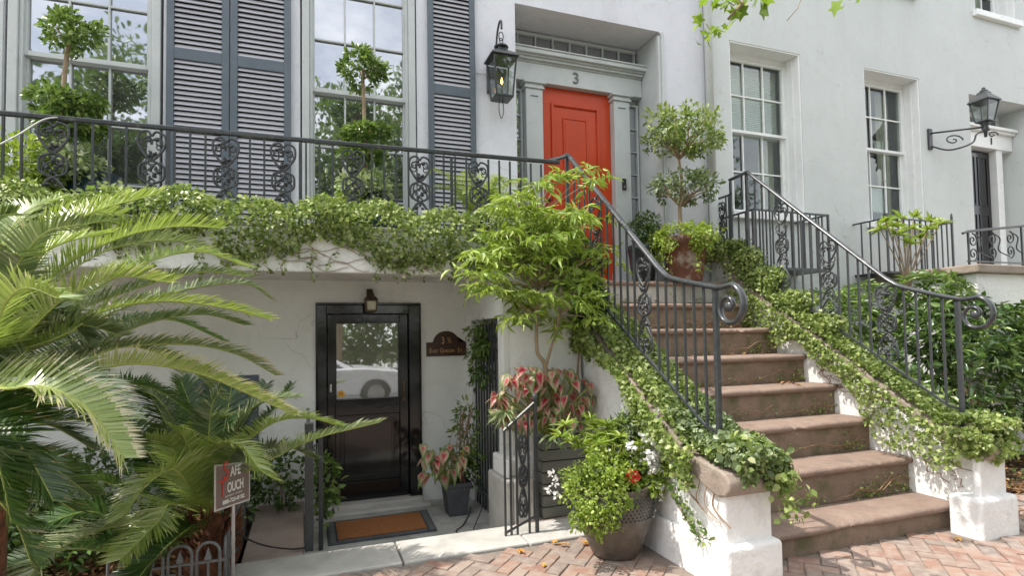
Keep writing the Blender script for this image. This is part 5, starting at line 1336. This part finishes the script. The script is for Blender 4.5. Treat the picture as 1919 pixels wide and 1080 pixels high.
def caladium(loc, tips, label, scale=1):
    t = thing('caladium', loc, label, 'plant', 'pink caladiums')
    mb = MB()
    for p in tips:
        p = Vector(p); l0 = Vector(loc); d = (p-l0); mb.tube(bez([l0,l0+d*.55+Vector((0,0,.06)),p],5),.0045,4)
        az_ = R(-100)+random.gauss(0,.65)+.5*max(-1,min(1,d.x*4))
        o = link('leaf', cme, t, p, (random.uniform(-.4,.4), random.uniform(.3,1.0), az_)); s = scale*random.uniform(.075,.14); o.scale = (s,s*random.uniform(.7,1.05),s*random.uniform(.6,1.8))
    obj('stems', mb, m_rach, t)
    return t
tips = []
for k in range(190):
    px_, py_ = random.uniform(925,1110), random.uniform(690,800)
    if (px_-1018)**2/92**2+(py_-752)**2/66**2 > 1.1: continue
    tips.append(ay(px_,py_,4.40+random.uniform(-.14,.12)))
caladium((2.0,4.5,.62), tips, 'pink and cream caladium filling the slatted planter by the stoop')
sp_ = thing('spider_plant', (1.62,4.35,.95), 'pale striped spider plant hanging at the left end of the caladiums', 'plant')
P = []; D = []; c_ = ay(945,772,4.25)
for k in range(46): a = random.uniform(0,6.28); P.append(tuple(c_)); D.append((math.cos(a),math.sin(a)*.6-.3,random.uniform(-1.2,.3)))
foliage('foliage', sp_, np.array(P), np.array(D), .15, .014, L_var, 'lance', up=.6, jitter=.1)
c_ = ay(1035,815,4.25); P = [tuple(c_)]*22; D = [(random.uniform(-1,1),-.4,random.uniform(-1.2,0)) for _ in P]
foliage('foliage', sp_, np.array(P), np.array(D), .13, .03, L_gray, 'lance', up=.6, jitter=.1)

# glazed flower pot
gp = thing('flower_pot', (2.05,3.56,0), 'big round dark glazed planter with studded rim, on the bricks by the stoop', 'planter')
prof = [(.150,0),(.165,.015),(.20,.09),(.245,.2),(.272,.31),(.275,.38),(.262,.43),(.25,.455),(.262,.475),(.258,.49),(.235,.49),(.225,.45)]
obj('pot', MB().lathe(prof,(2.05,3.56,0),40), surf('bronze brown glaze', (.075,.06,.048), (.12,.10,.08), 14, .24, .5, 55, .006, dirt=(.055,.06,.075), dscale=4), gp, smooth=True)
mb = MB()
for row in range(7):
    z = .30+row*.022; r_ = .276 if row < 5 else .27
    for k in range(56):
        a = 2*math.pi*(k+.5*(row%2))/56; c_ = Vector((2.05+r_*math.cos(a),3.56+r_*math.sin(a),z)); o_ = Vector((math.cos(a),math.sin(a),0))
        mb.tube([c_-o_*.004,c_+o_*.004],[.009,.004],6)
stuff(obj('studs', mb, m_glaze, gp))
fl = thing('pot_flowers', (2.05,3.56,.5), 'small leaved lime and green bedding plants spilling over the glazed pot', 'plants')
P, D = clumps((1.87,3.44,.52),(.24,.22,.20),70,40,.06,.1); foliage('foliage', fl, P, D, .024, .019, L_lime, 'oval', up=.8)
P, D = clumps((1.82,3.38,.36),(.15,.10,.16),26,40,.05,.1); foliage('foliage', fl, P, D, .022, .018, L_lime, 'oval', up=.6, droop=.4)
P, D = clumps((2.28,3.50,.56),(.17,.17,.13),40,30,.05,.1); foliage('foliage', fl, P, D, .036, .028, L_lime, 'oval', up=.8)
P = []; D = []
for k in range(34):
    c_ = Vector((2.05+random.gauss(0,.14),3.66+random.gauss(0,.1),.80+random.uniform(-.15,.12)))
    for j in range(26): a = random.uniform(0,6.28); P.append(tuple(c_)); D.append((math.cos(a),math.sin(a),random.uniform(-.1,.9)))
foliage('foliage', fl, np.array(P), np.array(D), .085, .013, L_lime, 'lance', up=.8, jitter=.15)
P, D = clumps((2.22,3.70,.78),(.12,.1,.12),20,26,.06,.1); foliage('foliage', fl, P, D, .06, .02, L_gray, 'lance', up=.8)
P, D = clumps((2.05,3.6,.55),(.22,.2,.1),40,26,.06,.1); foliage('foliage', fl, P, D, .04, .02, L_mid, 'oval', up=.8)
mb = MB()
for k in range(40): a = random.uniform(0,6.28); mb.tube(bez([(2.05,3.6,.45),(2.05+.07*math.cos(a),3.6+.07*math.sin(a),.62),(2.05+.16*math.cos(a),3.6+.16*math.sin(a),.78)],4),.003,4)
stuff(obj('stems', mb, m_rach, fl))
def bloom(t, c, r, mat, n, s): 
    P, D = blob(c, (r,r,r*.8), n, .7); return foliage('bloom', t, P, D, s, s*.85, mat, 'oval', up=.1, jitter=.5)
gr = thing('geranium', (2.17,3.3,.4), 'red geranium with one scarlet flower head and round pale leaves at the pot rim', 'flower')
c_ = ay(1187,893,3.28); bloom(gr, tuple(c_), .036, L_rflow, 90, .022)
obj('stem', MB().tube([(c_.x,c_.y,c_.z-.02),(c_.x-.02,3.4,.45)],.004,5), m_rach, gr)
P = [tuple(ay(1183+random.uniform(-14,14),932+random.uniform(-10,12),3.26)) for _ in range(7)]; foliage('leaf', gr, np.array(P), rng.normal(size=(7,3))*[1,.3,1], .05, .055, L_lime, 'oval', up=.2)
c_ = ay(1217,828,3.5); bloom(gr, tuple(c_), .018, L_rflow, 20, .018)
wf = thing('white_flowers', (2.32,3.5,.6), 'white flowering plant leaning on the whitewashed wall behind the pot', 'flower')
for k in range(60):
    px_, py_ = 1240+random.gauss(0,22), 850+random.gauss(0,36); c_ = ay(px_,py_,3.40+random.uniform(-.08,.08)); c_.x = min(c_.x, 2.33); bloom(wf, tuple(c_), .02, L_wflow, 14, .026)
for px_, py_ in ((1036,890),(1030,917),(1042,928),(1040,905)): bloom(wf, tuple(ay(px_,py_,3.35)), .018, L_wflow, 14, .024)
P, D = clumps(tuple(ay(1240,870,3.6)),(.10,.07,.16),22,14,.05,.1); foliage('foliage', wf, P, D, .035, .02, L_mid, 'oval', up=.6)
P = []; 
for k in range(12):
    p = ay(1265,900,3.3)+Vector((0,random.uniform(-.1,.1),0))
    for j in range(12): p = p+Vector((.002,-.028,-.022+random.uniform(-.015,.012))); P.append(tuple(p))
mb = MB(); mb.tube(bez([tuple(ay(1240,890,3.5)),(2.35,3.2,.36),(2.34,3.0,.26),(2.36,2.85,.28)],6),.003,4); obj('stems', mb, m_vine, wf)
P = np.array(P); P[:,0] = np.minimum(P[:,0], 2.335); foliage('foliage', wf, P, rdir(len(P)), .038, .02, L_mid, 'oval', up=.6)

# square pot in the areaway
sq = thing('square_pot', (1.33,5.27,-.13), 'square dark grey plastic pot with a caladium, against the wall right of the basement door', 'planter')
obj('pot', MB().lathe([(.115,0),(.12,.01),(.165,.27),(.18,.27),(.182,.31),(.165,.312),(.155,.27)],(1.33,5.27,-.13),4,square=False), m_plast, sq, bevel=.008)
obj('soil', MB().box(1.23,1.43,5.17,5.37,.08,.12), m_soil, sq)
mb = MB()
for k in range(4): mb.tube([(1.33+random.uniform(-.05,.05),5.27,.1),(1.45+random.uniform(-.08,.08),5.36+random.uniform(-.05,.05),.9+random.uniform(-.1,.1))],.006,5)
obj('cane', mb, m_stem, sq)
tips = [ay(random.uniform(790,880),random.uniform(835,900),5.15+random.uniform(-.1,.15)) for _ in range(44)]
caladium((1.30,5.25,.1), tips, 'dark pink caladium growing in the square plastic pot')
cv = thing('climbing_plant', (1.45,5.35,.1), 'straggly green climber twining up the canes beside the barred gate', 'climber')
P, D = clumps((1.45,5.32,.58),(.12,.14,.32),34,13,.06,.1); foliage('foliage', cv, P, D, .055, .024, L_mid, 'oval', up=.6, droop=.2)
P, D = clumps((1.44,5.3,.25),(.12,.12,.12),14,12,.05,.1); foliage('foliage', cv, P, D, .05, .024, L_dark, 'oval', up=.6, droop=.2)
mb = MB()
for k in range(7): mb.tube(bez([(1.40,5.3,.1),(1.38+random.uniform(-.12,.12),5.3,.5),(1.45+random.uniform(-.15,.12),5.3,.85)],6),.003,4)
obj('stems', mb, m_vine, cv)
hc = thing('hanging_basket_plant', (1.56,5.3,1.55), 'bushy green trailing plant hanging on the top of the barred gate', 'plant')
P, D = clumps(tuple(ay(905,640,5.2)),(.13,.14,.16),34,24,.05,.1); foliage('foliage', hc, P, D, .055, .02, L_mid, 'lance', up=.6, droop=.5)
P, D = clumps(tuple(ay(905,690,5.2)),(.10,.10,.18),18,18,.05,.1); foliage('foliage', hc, P, D, .055, .02, L_dark, 'lance', up=.6, droop=.7)
# shrub left of the door, behind the posts
sh = thing('leafy_plant', (.14,4.95,-.1), 'bright green seedling shrub growing between the posts and the doormat', 'plant')
P, D = clumps(tuple(ay(612,905,4.95)),(.085,.08,.30),30,11,.05,.12); foliage('foliage', sh, P, D, .062, .034, L_mid, 'oval', up=.7)
obj('stem', MB().tube([(.12,4.98,-.12),(.13,4.97,.3)],.006,5), m_stem, sh)
sb = thing('low_shrub', (-.25,5.5,0), 'dark low shrub along the wall between palm and iron post', 'shrub')
P, D = clumps((-.22,5.55,.28),(.28,.2,.22),50,15,.06,.1); foliage('foliage', sb, P, D, .06, .03, L_dark, 'oval', up=.7)
obj('stem', MB().tube([(-.2,5.55,-.02),(-.22,5.55,.3)],.01,5), m_stem, sb)
sb = thing('bedding_ivy', (-2,4.6,0), 'dark evergreen undergrowth filling the bed behind the palms', 'shrub')
P, D = clumps((-1.7,5.2,.3),(1.3,.5,.42),190,22,.12,.1); foliage('foliage', sb, P, D, .07, .035, L_dark, 'oval', up=.6)
P, D = clumps((-2.4,4.6,.2),(1.3,.4,.3),90,22,.12,.1); foliage('foliage', sb, P, D, .07, .035, L_dark, 'oval', up=.6)

# landing pots
tp_ = thing('terracotta_pot', (4.0,5.55,2.14), 'weathered terracotta pot spilling lime creeper, at the head of the steps', 'planter')
def potl(x, y, z, R_, h, m, t): return obj('pot', MB().lathe([(R_*.66,0),(R_*.68,.01),(R_*.9,h*.8),(R_*1.02,h*.82),(R_*1.04,h*.97),(R_*.98,h),(R_*.9,h*.98),(R_*.86,h*.8)],(x,y,z),32), m, t, smooth=True)
potl(4.12,5.40,2.145,.27,.50,m_terra,tp_)
lt = thing('standard_tree', (4.07,5.4,2.6), 'two tiered clipped standard tree in the terracotta pot right of the red door', 'tree')
mb = MB(); mb.tube(bez([(4.09,5.40,2.55),(4.06,5.4,2.95),(4.10,5.4,3.3),(4.06,5.4,3.6)],6),[.026-.0006*k for k in range(19)],8)
for (bx, bz, rx, rz) in ((4.10,3.88,.48,.30),(4.12,3.22,.38,.20)):
    branches(mb,(4.07,5.40,bz-rz*1.05),[(bx+math.cos(a)*rx*.8,5.4+math.sin(a)*rx*.6,bz+random.uniform(-.5,.5)*rz) for a in [k*.37 for k in range(17)]],.013,.04)
obj('trunk', mb, m_stem, lt, smooth=True)
P, D = clumps((4.10,5.38,3.90),(.50,.40,.24),72,24,.075,.10); foliage('crown', lt, P, D, .06, .03, L_ivyy, 'oval', up=.8)
P, D = clumps((4.10,5.38,3.78),(.52,.42,.10),22,16,.07,.1); foliage('crown', lt, P, D, .06, .03, L_gray, 'oval', up=.8)
P, D = clumps((4.13,5.38,3.24),(.40,.32,.15),46,20,.065,.08); foliage('crown', lt, P, D, .06, .03, L_gray, 'oval', up=.8)
lc = thing('lime_creeper', (4.1,5.4,2.65), 'lime creeping foliage draped over the terracotta pot', 'plant')
P, D = clumps((4.08,5.30,2.64),(.38,.32,.13),90,30,.055,.08); foliage('foliage', lc, P, D, .032, .024, L_lime, 'oval', up=.9)
for px_ in (1243,1255,1305,1310,1328):
    p = ay(px_,452,5.12); P = []
    for j in range(60): P.append((p.x+random.gauss(0,.022),p.y+random.gauss(0,.02),p.z-random.random()*random.choice([.12,.34,.2])))
    P = np.array(P); foliage('foliage', lc, P, rdir(len(P)), .032, .024, L_lime, 'oval', up=.5, droop=.5)
dpot = thing('dark_round_pot', (3.75,5.8,2.14), 'dark pot holding a clipped box ball at the foot of the right pilaster', 'planter')
potl(3.76,5.72,2.145,.19,.44,m_glaze,dpot)
bb_ = thing('box_ball', (3.78,5.75,2.7), 'deep green clipped box ball with trailing ivy in the dark round pot', 'shrub')
P, D = clumps((3.83,5.72,2.80),(.19,.18,.17),60,26,.045,.06); foliage('foliage', bb_, P, D, .034, .02, L_dark, 'oval', up=.6)
P, D = clumps((3.84,5.55,2.62),(.12,.1,.14),22,26,.04,.1); foliage('foliage', bb_, P, D, .03, .022, L_lime, 'oval', up=.6, droop=.4)
P, D = clumps((3.83,5.52,2.42),(.05,.05,.14),10,20,.03,.1); foliage('foliage', bb_, P, D, .03, .022, L_lime, 'oval', up=.6, droop=.5)

# shrubs right of the stoop
def shrub(name, label, cs, n_, mat, L_, Wd, stem=None, shape='lance', nc=90):
    t = thing(name, (cs[0][0],cs[0][1],0), label, 'shrub')
    for (x, y, z, rx, ry, rz) in cs:
        # whorls of leaves at shoot ends
        cc, cd = blob((x,y,z),(rx,ry,rz),nc,.78); P = []; D = []
        for c_, d_ in zip(cc, cd):
            ax_ = unit(d_*.6+np.array([0,-.1,.7])+rng.normal(size=3)*.25)
            for j in range(n_):
                r_ = unit(rng.normal(size=3)); r_ = unit(r_-ax_*r_.dot(ax_)); P.append(c_+ax_*rng.uniform(-.05,.02)); D.append(r_+ax_*rng.uniform(.0,.8))
        foliage('foliage', t, np.array(P), np.array(D), L_, Wd, mat, shape, up=.9, jitter=.08)
    mb = MB(); x, y, z = cs[0][:3]
    for k in range(14): xx, yy = x+random.uniform(-.5,.5)*cs[0][3], y+random.uniform(-.5,.5)*cs[0][4]; mb.tube(bez([(xx,yy,-.02),(xx+random.uniform(-.1,.1),yy,z*.6),(xx+random.uniform(-.2,.2),yy,z)],4),.011,5)
    obj('stem', mb, m_stem, t)
    return t
shrub('evergreen_shrub','broad dark pittosporum shrub behind the right handrail volute', [(6.6,4.15,.95,.85,.55,.80),(5.75,4.15,.62,.5,.5,.6),(7.7,4.1,1.0,.8,.55,.85),(7.1,4.3,1.5,.9,.4,.45)], 9, L_dark, .10, .034, nc=260)
shrub('evergreen_shrub','evergreen shrub with pale new shoots between the right railing and the window guards', [(5.75,4.9,1.35,.55,.5,.72),(6.5,5.0,1.75,.6,.35,.42)], 9, L_mid, .09, .03, nc=170)
shrub('evergreen_shrub','sunlit yellow green shrub at the right edge below the far landing', [(8.3,4.0,1.35,.55,.35,.55),(8.9,3.9,1.0,.6,.45,.8)], 9, L_lime, .09, .03, nc=110)
shrub('evergreen_shrub','dark shrub below the far landing with leggy shoots', [(7.6,4.75,1.9,.55,.3,.36),(7.0,4.6,1.95,.5,.3,.3)], 9, L_mid, .10, .034, nc=90)
ls = thing('leggy_shrub', (7.5,5.0,2.2), 'tall thin shoots of pale glossy leaves in front of the window guard with the finial', 'shrub')
P = []; D = []; mb = MB()
for px_, py_ in ((1672,425),(1690,408),(1712,405),(1738,430),(1745,415),(1660,415),(1700,455),(1725,445),(1680,440),(1650,430),(1762,420),(1705,430)):
    c_ = ay(px_,py_,4.9+random.uniform(-.1,.1)); mb.tube(bez([tuple(ay(1700,560,4.9)),tuple(ay(1700+(px_-1700)*.3,500,4.9)),tuple(c_)],5),.006,4)
    for j in range(15): a = random.uniform(0,6.28); P.append(tuple(c_)); D.append((math.cos(a),math.sin(a)*.6-.3,random.uniform(-.1,.8)))
foliage('foliage', ls, np.array(P), np.array(D), .13, .04, L_lime, 'lance', up=.7, jitter=.1); obj('stem', mb, m_stem, ls)

# fallen leaves and bloom petals, one by one
for px_, py_, z_, l_ in ((1795,1008,.005,'orange fallen leaf on the bricks at the foot of the right pedestal'),(1503,722,1.035,'yellow fallen leaf on the fourth step'),(972,1030,.01,'orange fallen leaf lying on the bricks by the grey curb'),(1045,1013,.012,'orange fallen leaf left of the glazed pot, at the curb'),(1018,1062,.005,'small pale fallen leaf nearest to the camera on the bricks'),(1090,1018,.012,'brownish fallen leaf tucked against the glazed pot'),(1065,1020,.01,'pale orange fallen leaf between curb and glazed pot')):
    p = az(px_,py_,z_+.006)
    if 1.0 < z_: p = az(px_,py_,1.04); p.y = min(p.y, 4.3)
    s_ = .07 if 'small' not in l_ else .045
    me = leafmesh('fallen_leaf', [(0,0,0),(.01,.01,.004)], [(1,.3,.02),(.8,.6,.03)], [(0,0,1),(.1,0,1)], s_, s_*.55, L_fall, 'lobed')
    tag(link('fallen_leaf', me, None, p, (0,0,random.uniform(0,6))), l_, 'leaf', 'fallen leaves')

# ================================================================== TREES, CAR (street side; seen at the top edge and in the glass)
tr = thing('street_tree', (4.6,.5,0), 'street tree whose lobed leaves hang into the top of the view', 'tree')
mb = MB(); mb.tube(bez([(4.6,.5,-.1),(4.55,.5,1.5),(4.6,.55,3.2),(4.4,.8,5.2)],6),[.13-.004*k for k in range(19)],10)
hang = [ay(1345,12,3.0),ay(1375,20,3.0),ay(1400,-10,3.05),ay(1440,2,3.05),ay(1325,70,3.0),ay(1352,48,3.0),ay(1310,45,3.0),ay(1385,-5,3.0),ay(1430,-20,3.1),ay(1345,-20,3.0),ay(1335,62,2.98),ay(1590,-6,3.0),ay(1362,4,2.95)]
start = ay(1480,-200,2.6)
mb.tube(bez([(4.5,.65,4.2),(4.2,1.6,5.0),tuple(start),tuple(ay(1410,-25,3.0)),tuple(ay(1365,35,3.0))],6),[.05-.0017*k for k in range(25)],6)
mb.tube([ay(1410,-25,3.0),ay(1375,10,3.0),ay(1355,-5,3.0)],.004,4); mb.tube([ay(1510,-30,3.0),ay(1495,15,3.0),ay(1475,38,3.0)],.003,4)
for k in range(26):
    a = random.uniform(0,6.28); mb.tube(bez([(4.4,.8,random.uniform(3.9,5.2)),(4.4+math.cos(a)*.7,.8+math.sin(a)*.6,5.3),(4.4+math.cos(a)*1.6,.7+math.sin(a)*1.3,5.8+random.uniform(-.4,1))],4),.02,5)
obj('trunk', mb, m_stem, tr, smooth=True)
P = []; D = []
for h_ in hang:
    for j in range(4): P.append(tuple(h_+Vector((random.gauss(0,.045),random.gauss(0,.04),random.gauss(0,.03))))); D.append((random.uniform(-1,1),random.uniform(-1,1),random.uniform(-.9,.1)))
foliage('hanging_leaves', tr, np.array(P), np.array(D), .085, .085, L_tree, 'lobed', up=.5, jitter=.1)
P, D = clumps((4.6,.2,6.0),(2.0,1.3,1.1),170,16,.25,.1); foliage('crown', tr, P, D, .13, .11, L_tree, 'lobed', up=.6)
def bigtree(x, y, h, r, label, seed):
    t = thing('avenue_tree', (x,y,-.1), label, 'tree', 'trees across the street')
    mb = MB(); mb.tube(bez([(x,y,-.2),(x+.1,y,h*.3),(x-.1,y,h*.6)],6),[.28-.012*k for k in range(13)],10)
    for k in range(12): a = k*.52; mb.tube(bez([(x,y,h*.4),(x+math.cos(a)*r*.4,y+math.sin(a)*r*.4,h*.58),(x+math.cos(a)*r*.8,y+math.sin(a)*r*.8,h*.7)],4),.06,5)
    obj('trunk', mb, m_stem, t, smooth=True)
    P, D = clumps((x,y,h*.72),(r,r,h*.34),260,30,.6,.12); foliage('crown', t, P, D, .28, .16, L_mid, 'oval', up=.5)
    P, D = clumps((x,y,h*.5),(r*.9,r*.9,h*.22),120,30,.55,.12); foliage('crown', t, P, D, .28, .16, L_dark, 'oval', up=.5)
for k, (x, y, h, r, l_) in enumerate(((-11.5,-13,11.5,3.2,'round crowned avenue tree across the street, furthest left'),(-6.3,-14,12.5,2.9,'avenue tree across the street opposite the leftmost window'),(1.2,-14,11.5,2.7,'avenue tree across the street opposite the middle window'),(5.8,-15,13.5,3.2,'tallest avenue tree across the street'),(12,-13,11.0,3.4,'avenue tree across the street opposite the white house'),(19,-14,11.0,3.8,'avenue tree across the street, furthest right'))): bigtree(x, y, h, r, l_, k)
hg = thing('park_hedge', (0,-17,0), 'long dark hedge along the square across the street', 'hedge')
P, D = clumps((0,-17,1.2),(24,1.0,1.3),900,30,.6,.1); foliage('foliage', hg, P, D, .25, .14, L_mid, 'oval', up=.5)
# parked car, mirrored in the basement door
car = thing('parked_car', (1.2,-3.2,-.13), 'silver white car parked at the kerb, mirrored in the basement door glass', 'car')
GZ = -.13; y0c, y1c = -4.1, -2.35
body = [(-2.6,.30),(-2.62,.62),(-2.45,.84),(-1.9,.92),(2.15-.95,.95),(2.0,.86),(2.25,.70),(2.3,.45),(2.25,.28)]
def arch(cx, r_=.37): return [(cx+r_*math.cos(R(a)), .28+max(0,r_*math.sin(R(a)))) for a in range(0,181,20)]
poly = body+arch(1.45)+arch(-1.45)
mb = MB(); mb.prism([(x+.15,z+GZ) for x, z in poly],1,y0c,y1c); obj('body', mb, m_carp, car, bevel=.05, seg=3)
cab = [(-1.95,.90),(-1.3,1.32),(-.6,1.42),(.1,1.38),(.95,.93)]
mb = MB(); n = 0
A_ = [(x+.15, y0c+.12 if z < 1 else y0c+.28, z+GZ) for x, z in cab]; B_ = [(x+.15, y1c-.12 if z < 1 else y1c-.28, z+GZ) for x, z in cab]
mb.v = A_+B_; mb.f = [tuple(range(5)),tuple(range(9,4,-1))]+[(i,i+5,(i+1)%5+5,(i+1)%5) for i in range(5)]; mb.m = [0]*len(mb.f)
obj('cabin', mb, m_carp, car, bevel=.03)
for s_, Yc, yt in ((1,y1c-.118,y1c-.272),(-1,y0c+.118,y0c+.272)):
    q = MB(); q.quad((-1.45,Yc,.82+0*0),( .85,Yc,.82),(.28,yt,1.19),(-.5,yt,1.24),(-1.0,yt,1.17)); obj('side_window', q, m_carg, car, (0,.004*s_,0))
q = MB(); q.quad((1.08,y0c+.2,.83),(1.08,y1c-.2,.83),(.30,y1c-.33,1.24),(.30,y0c+.33,1.24)); obj('windscreen', q, m_carg, car, (.012,0,.01))
for cx in (1.6,-1.3):
    for yy in (y1c-.2,y0c+.0):
        wh = obj('wheel', MB().lathe([(.20,0),(.31,.0),(.33,.03),(.33,.17),(.31,.2),(.2,.2)],n=28), m_tyre, car, (cx,yy+.2,GZ+.33), rot=(R(90),0,0), smooth=True)
        q = MB().lathe([(.0,-.005),(.05,-.01),(.21,.0),(.21,.2),(.05,.21),(.0,.205)],n=10); obj('rim', q, m_alu, wh, (cx,yy+.2,GZ+.33), smooth=False)
for yy in (y0c+.1,y1c-.35): obj('headlight', MB().box(2.33,2.46,yy,yy+.25,.45,.58), m_signtx, car, bevel=.03)
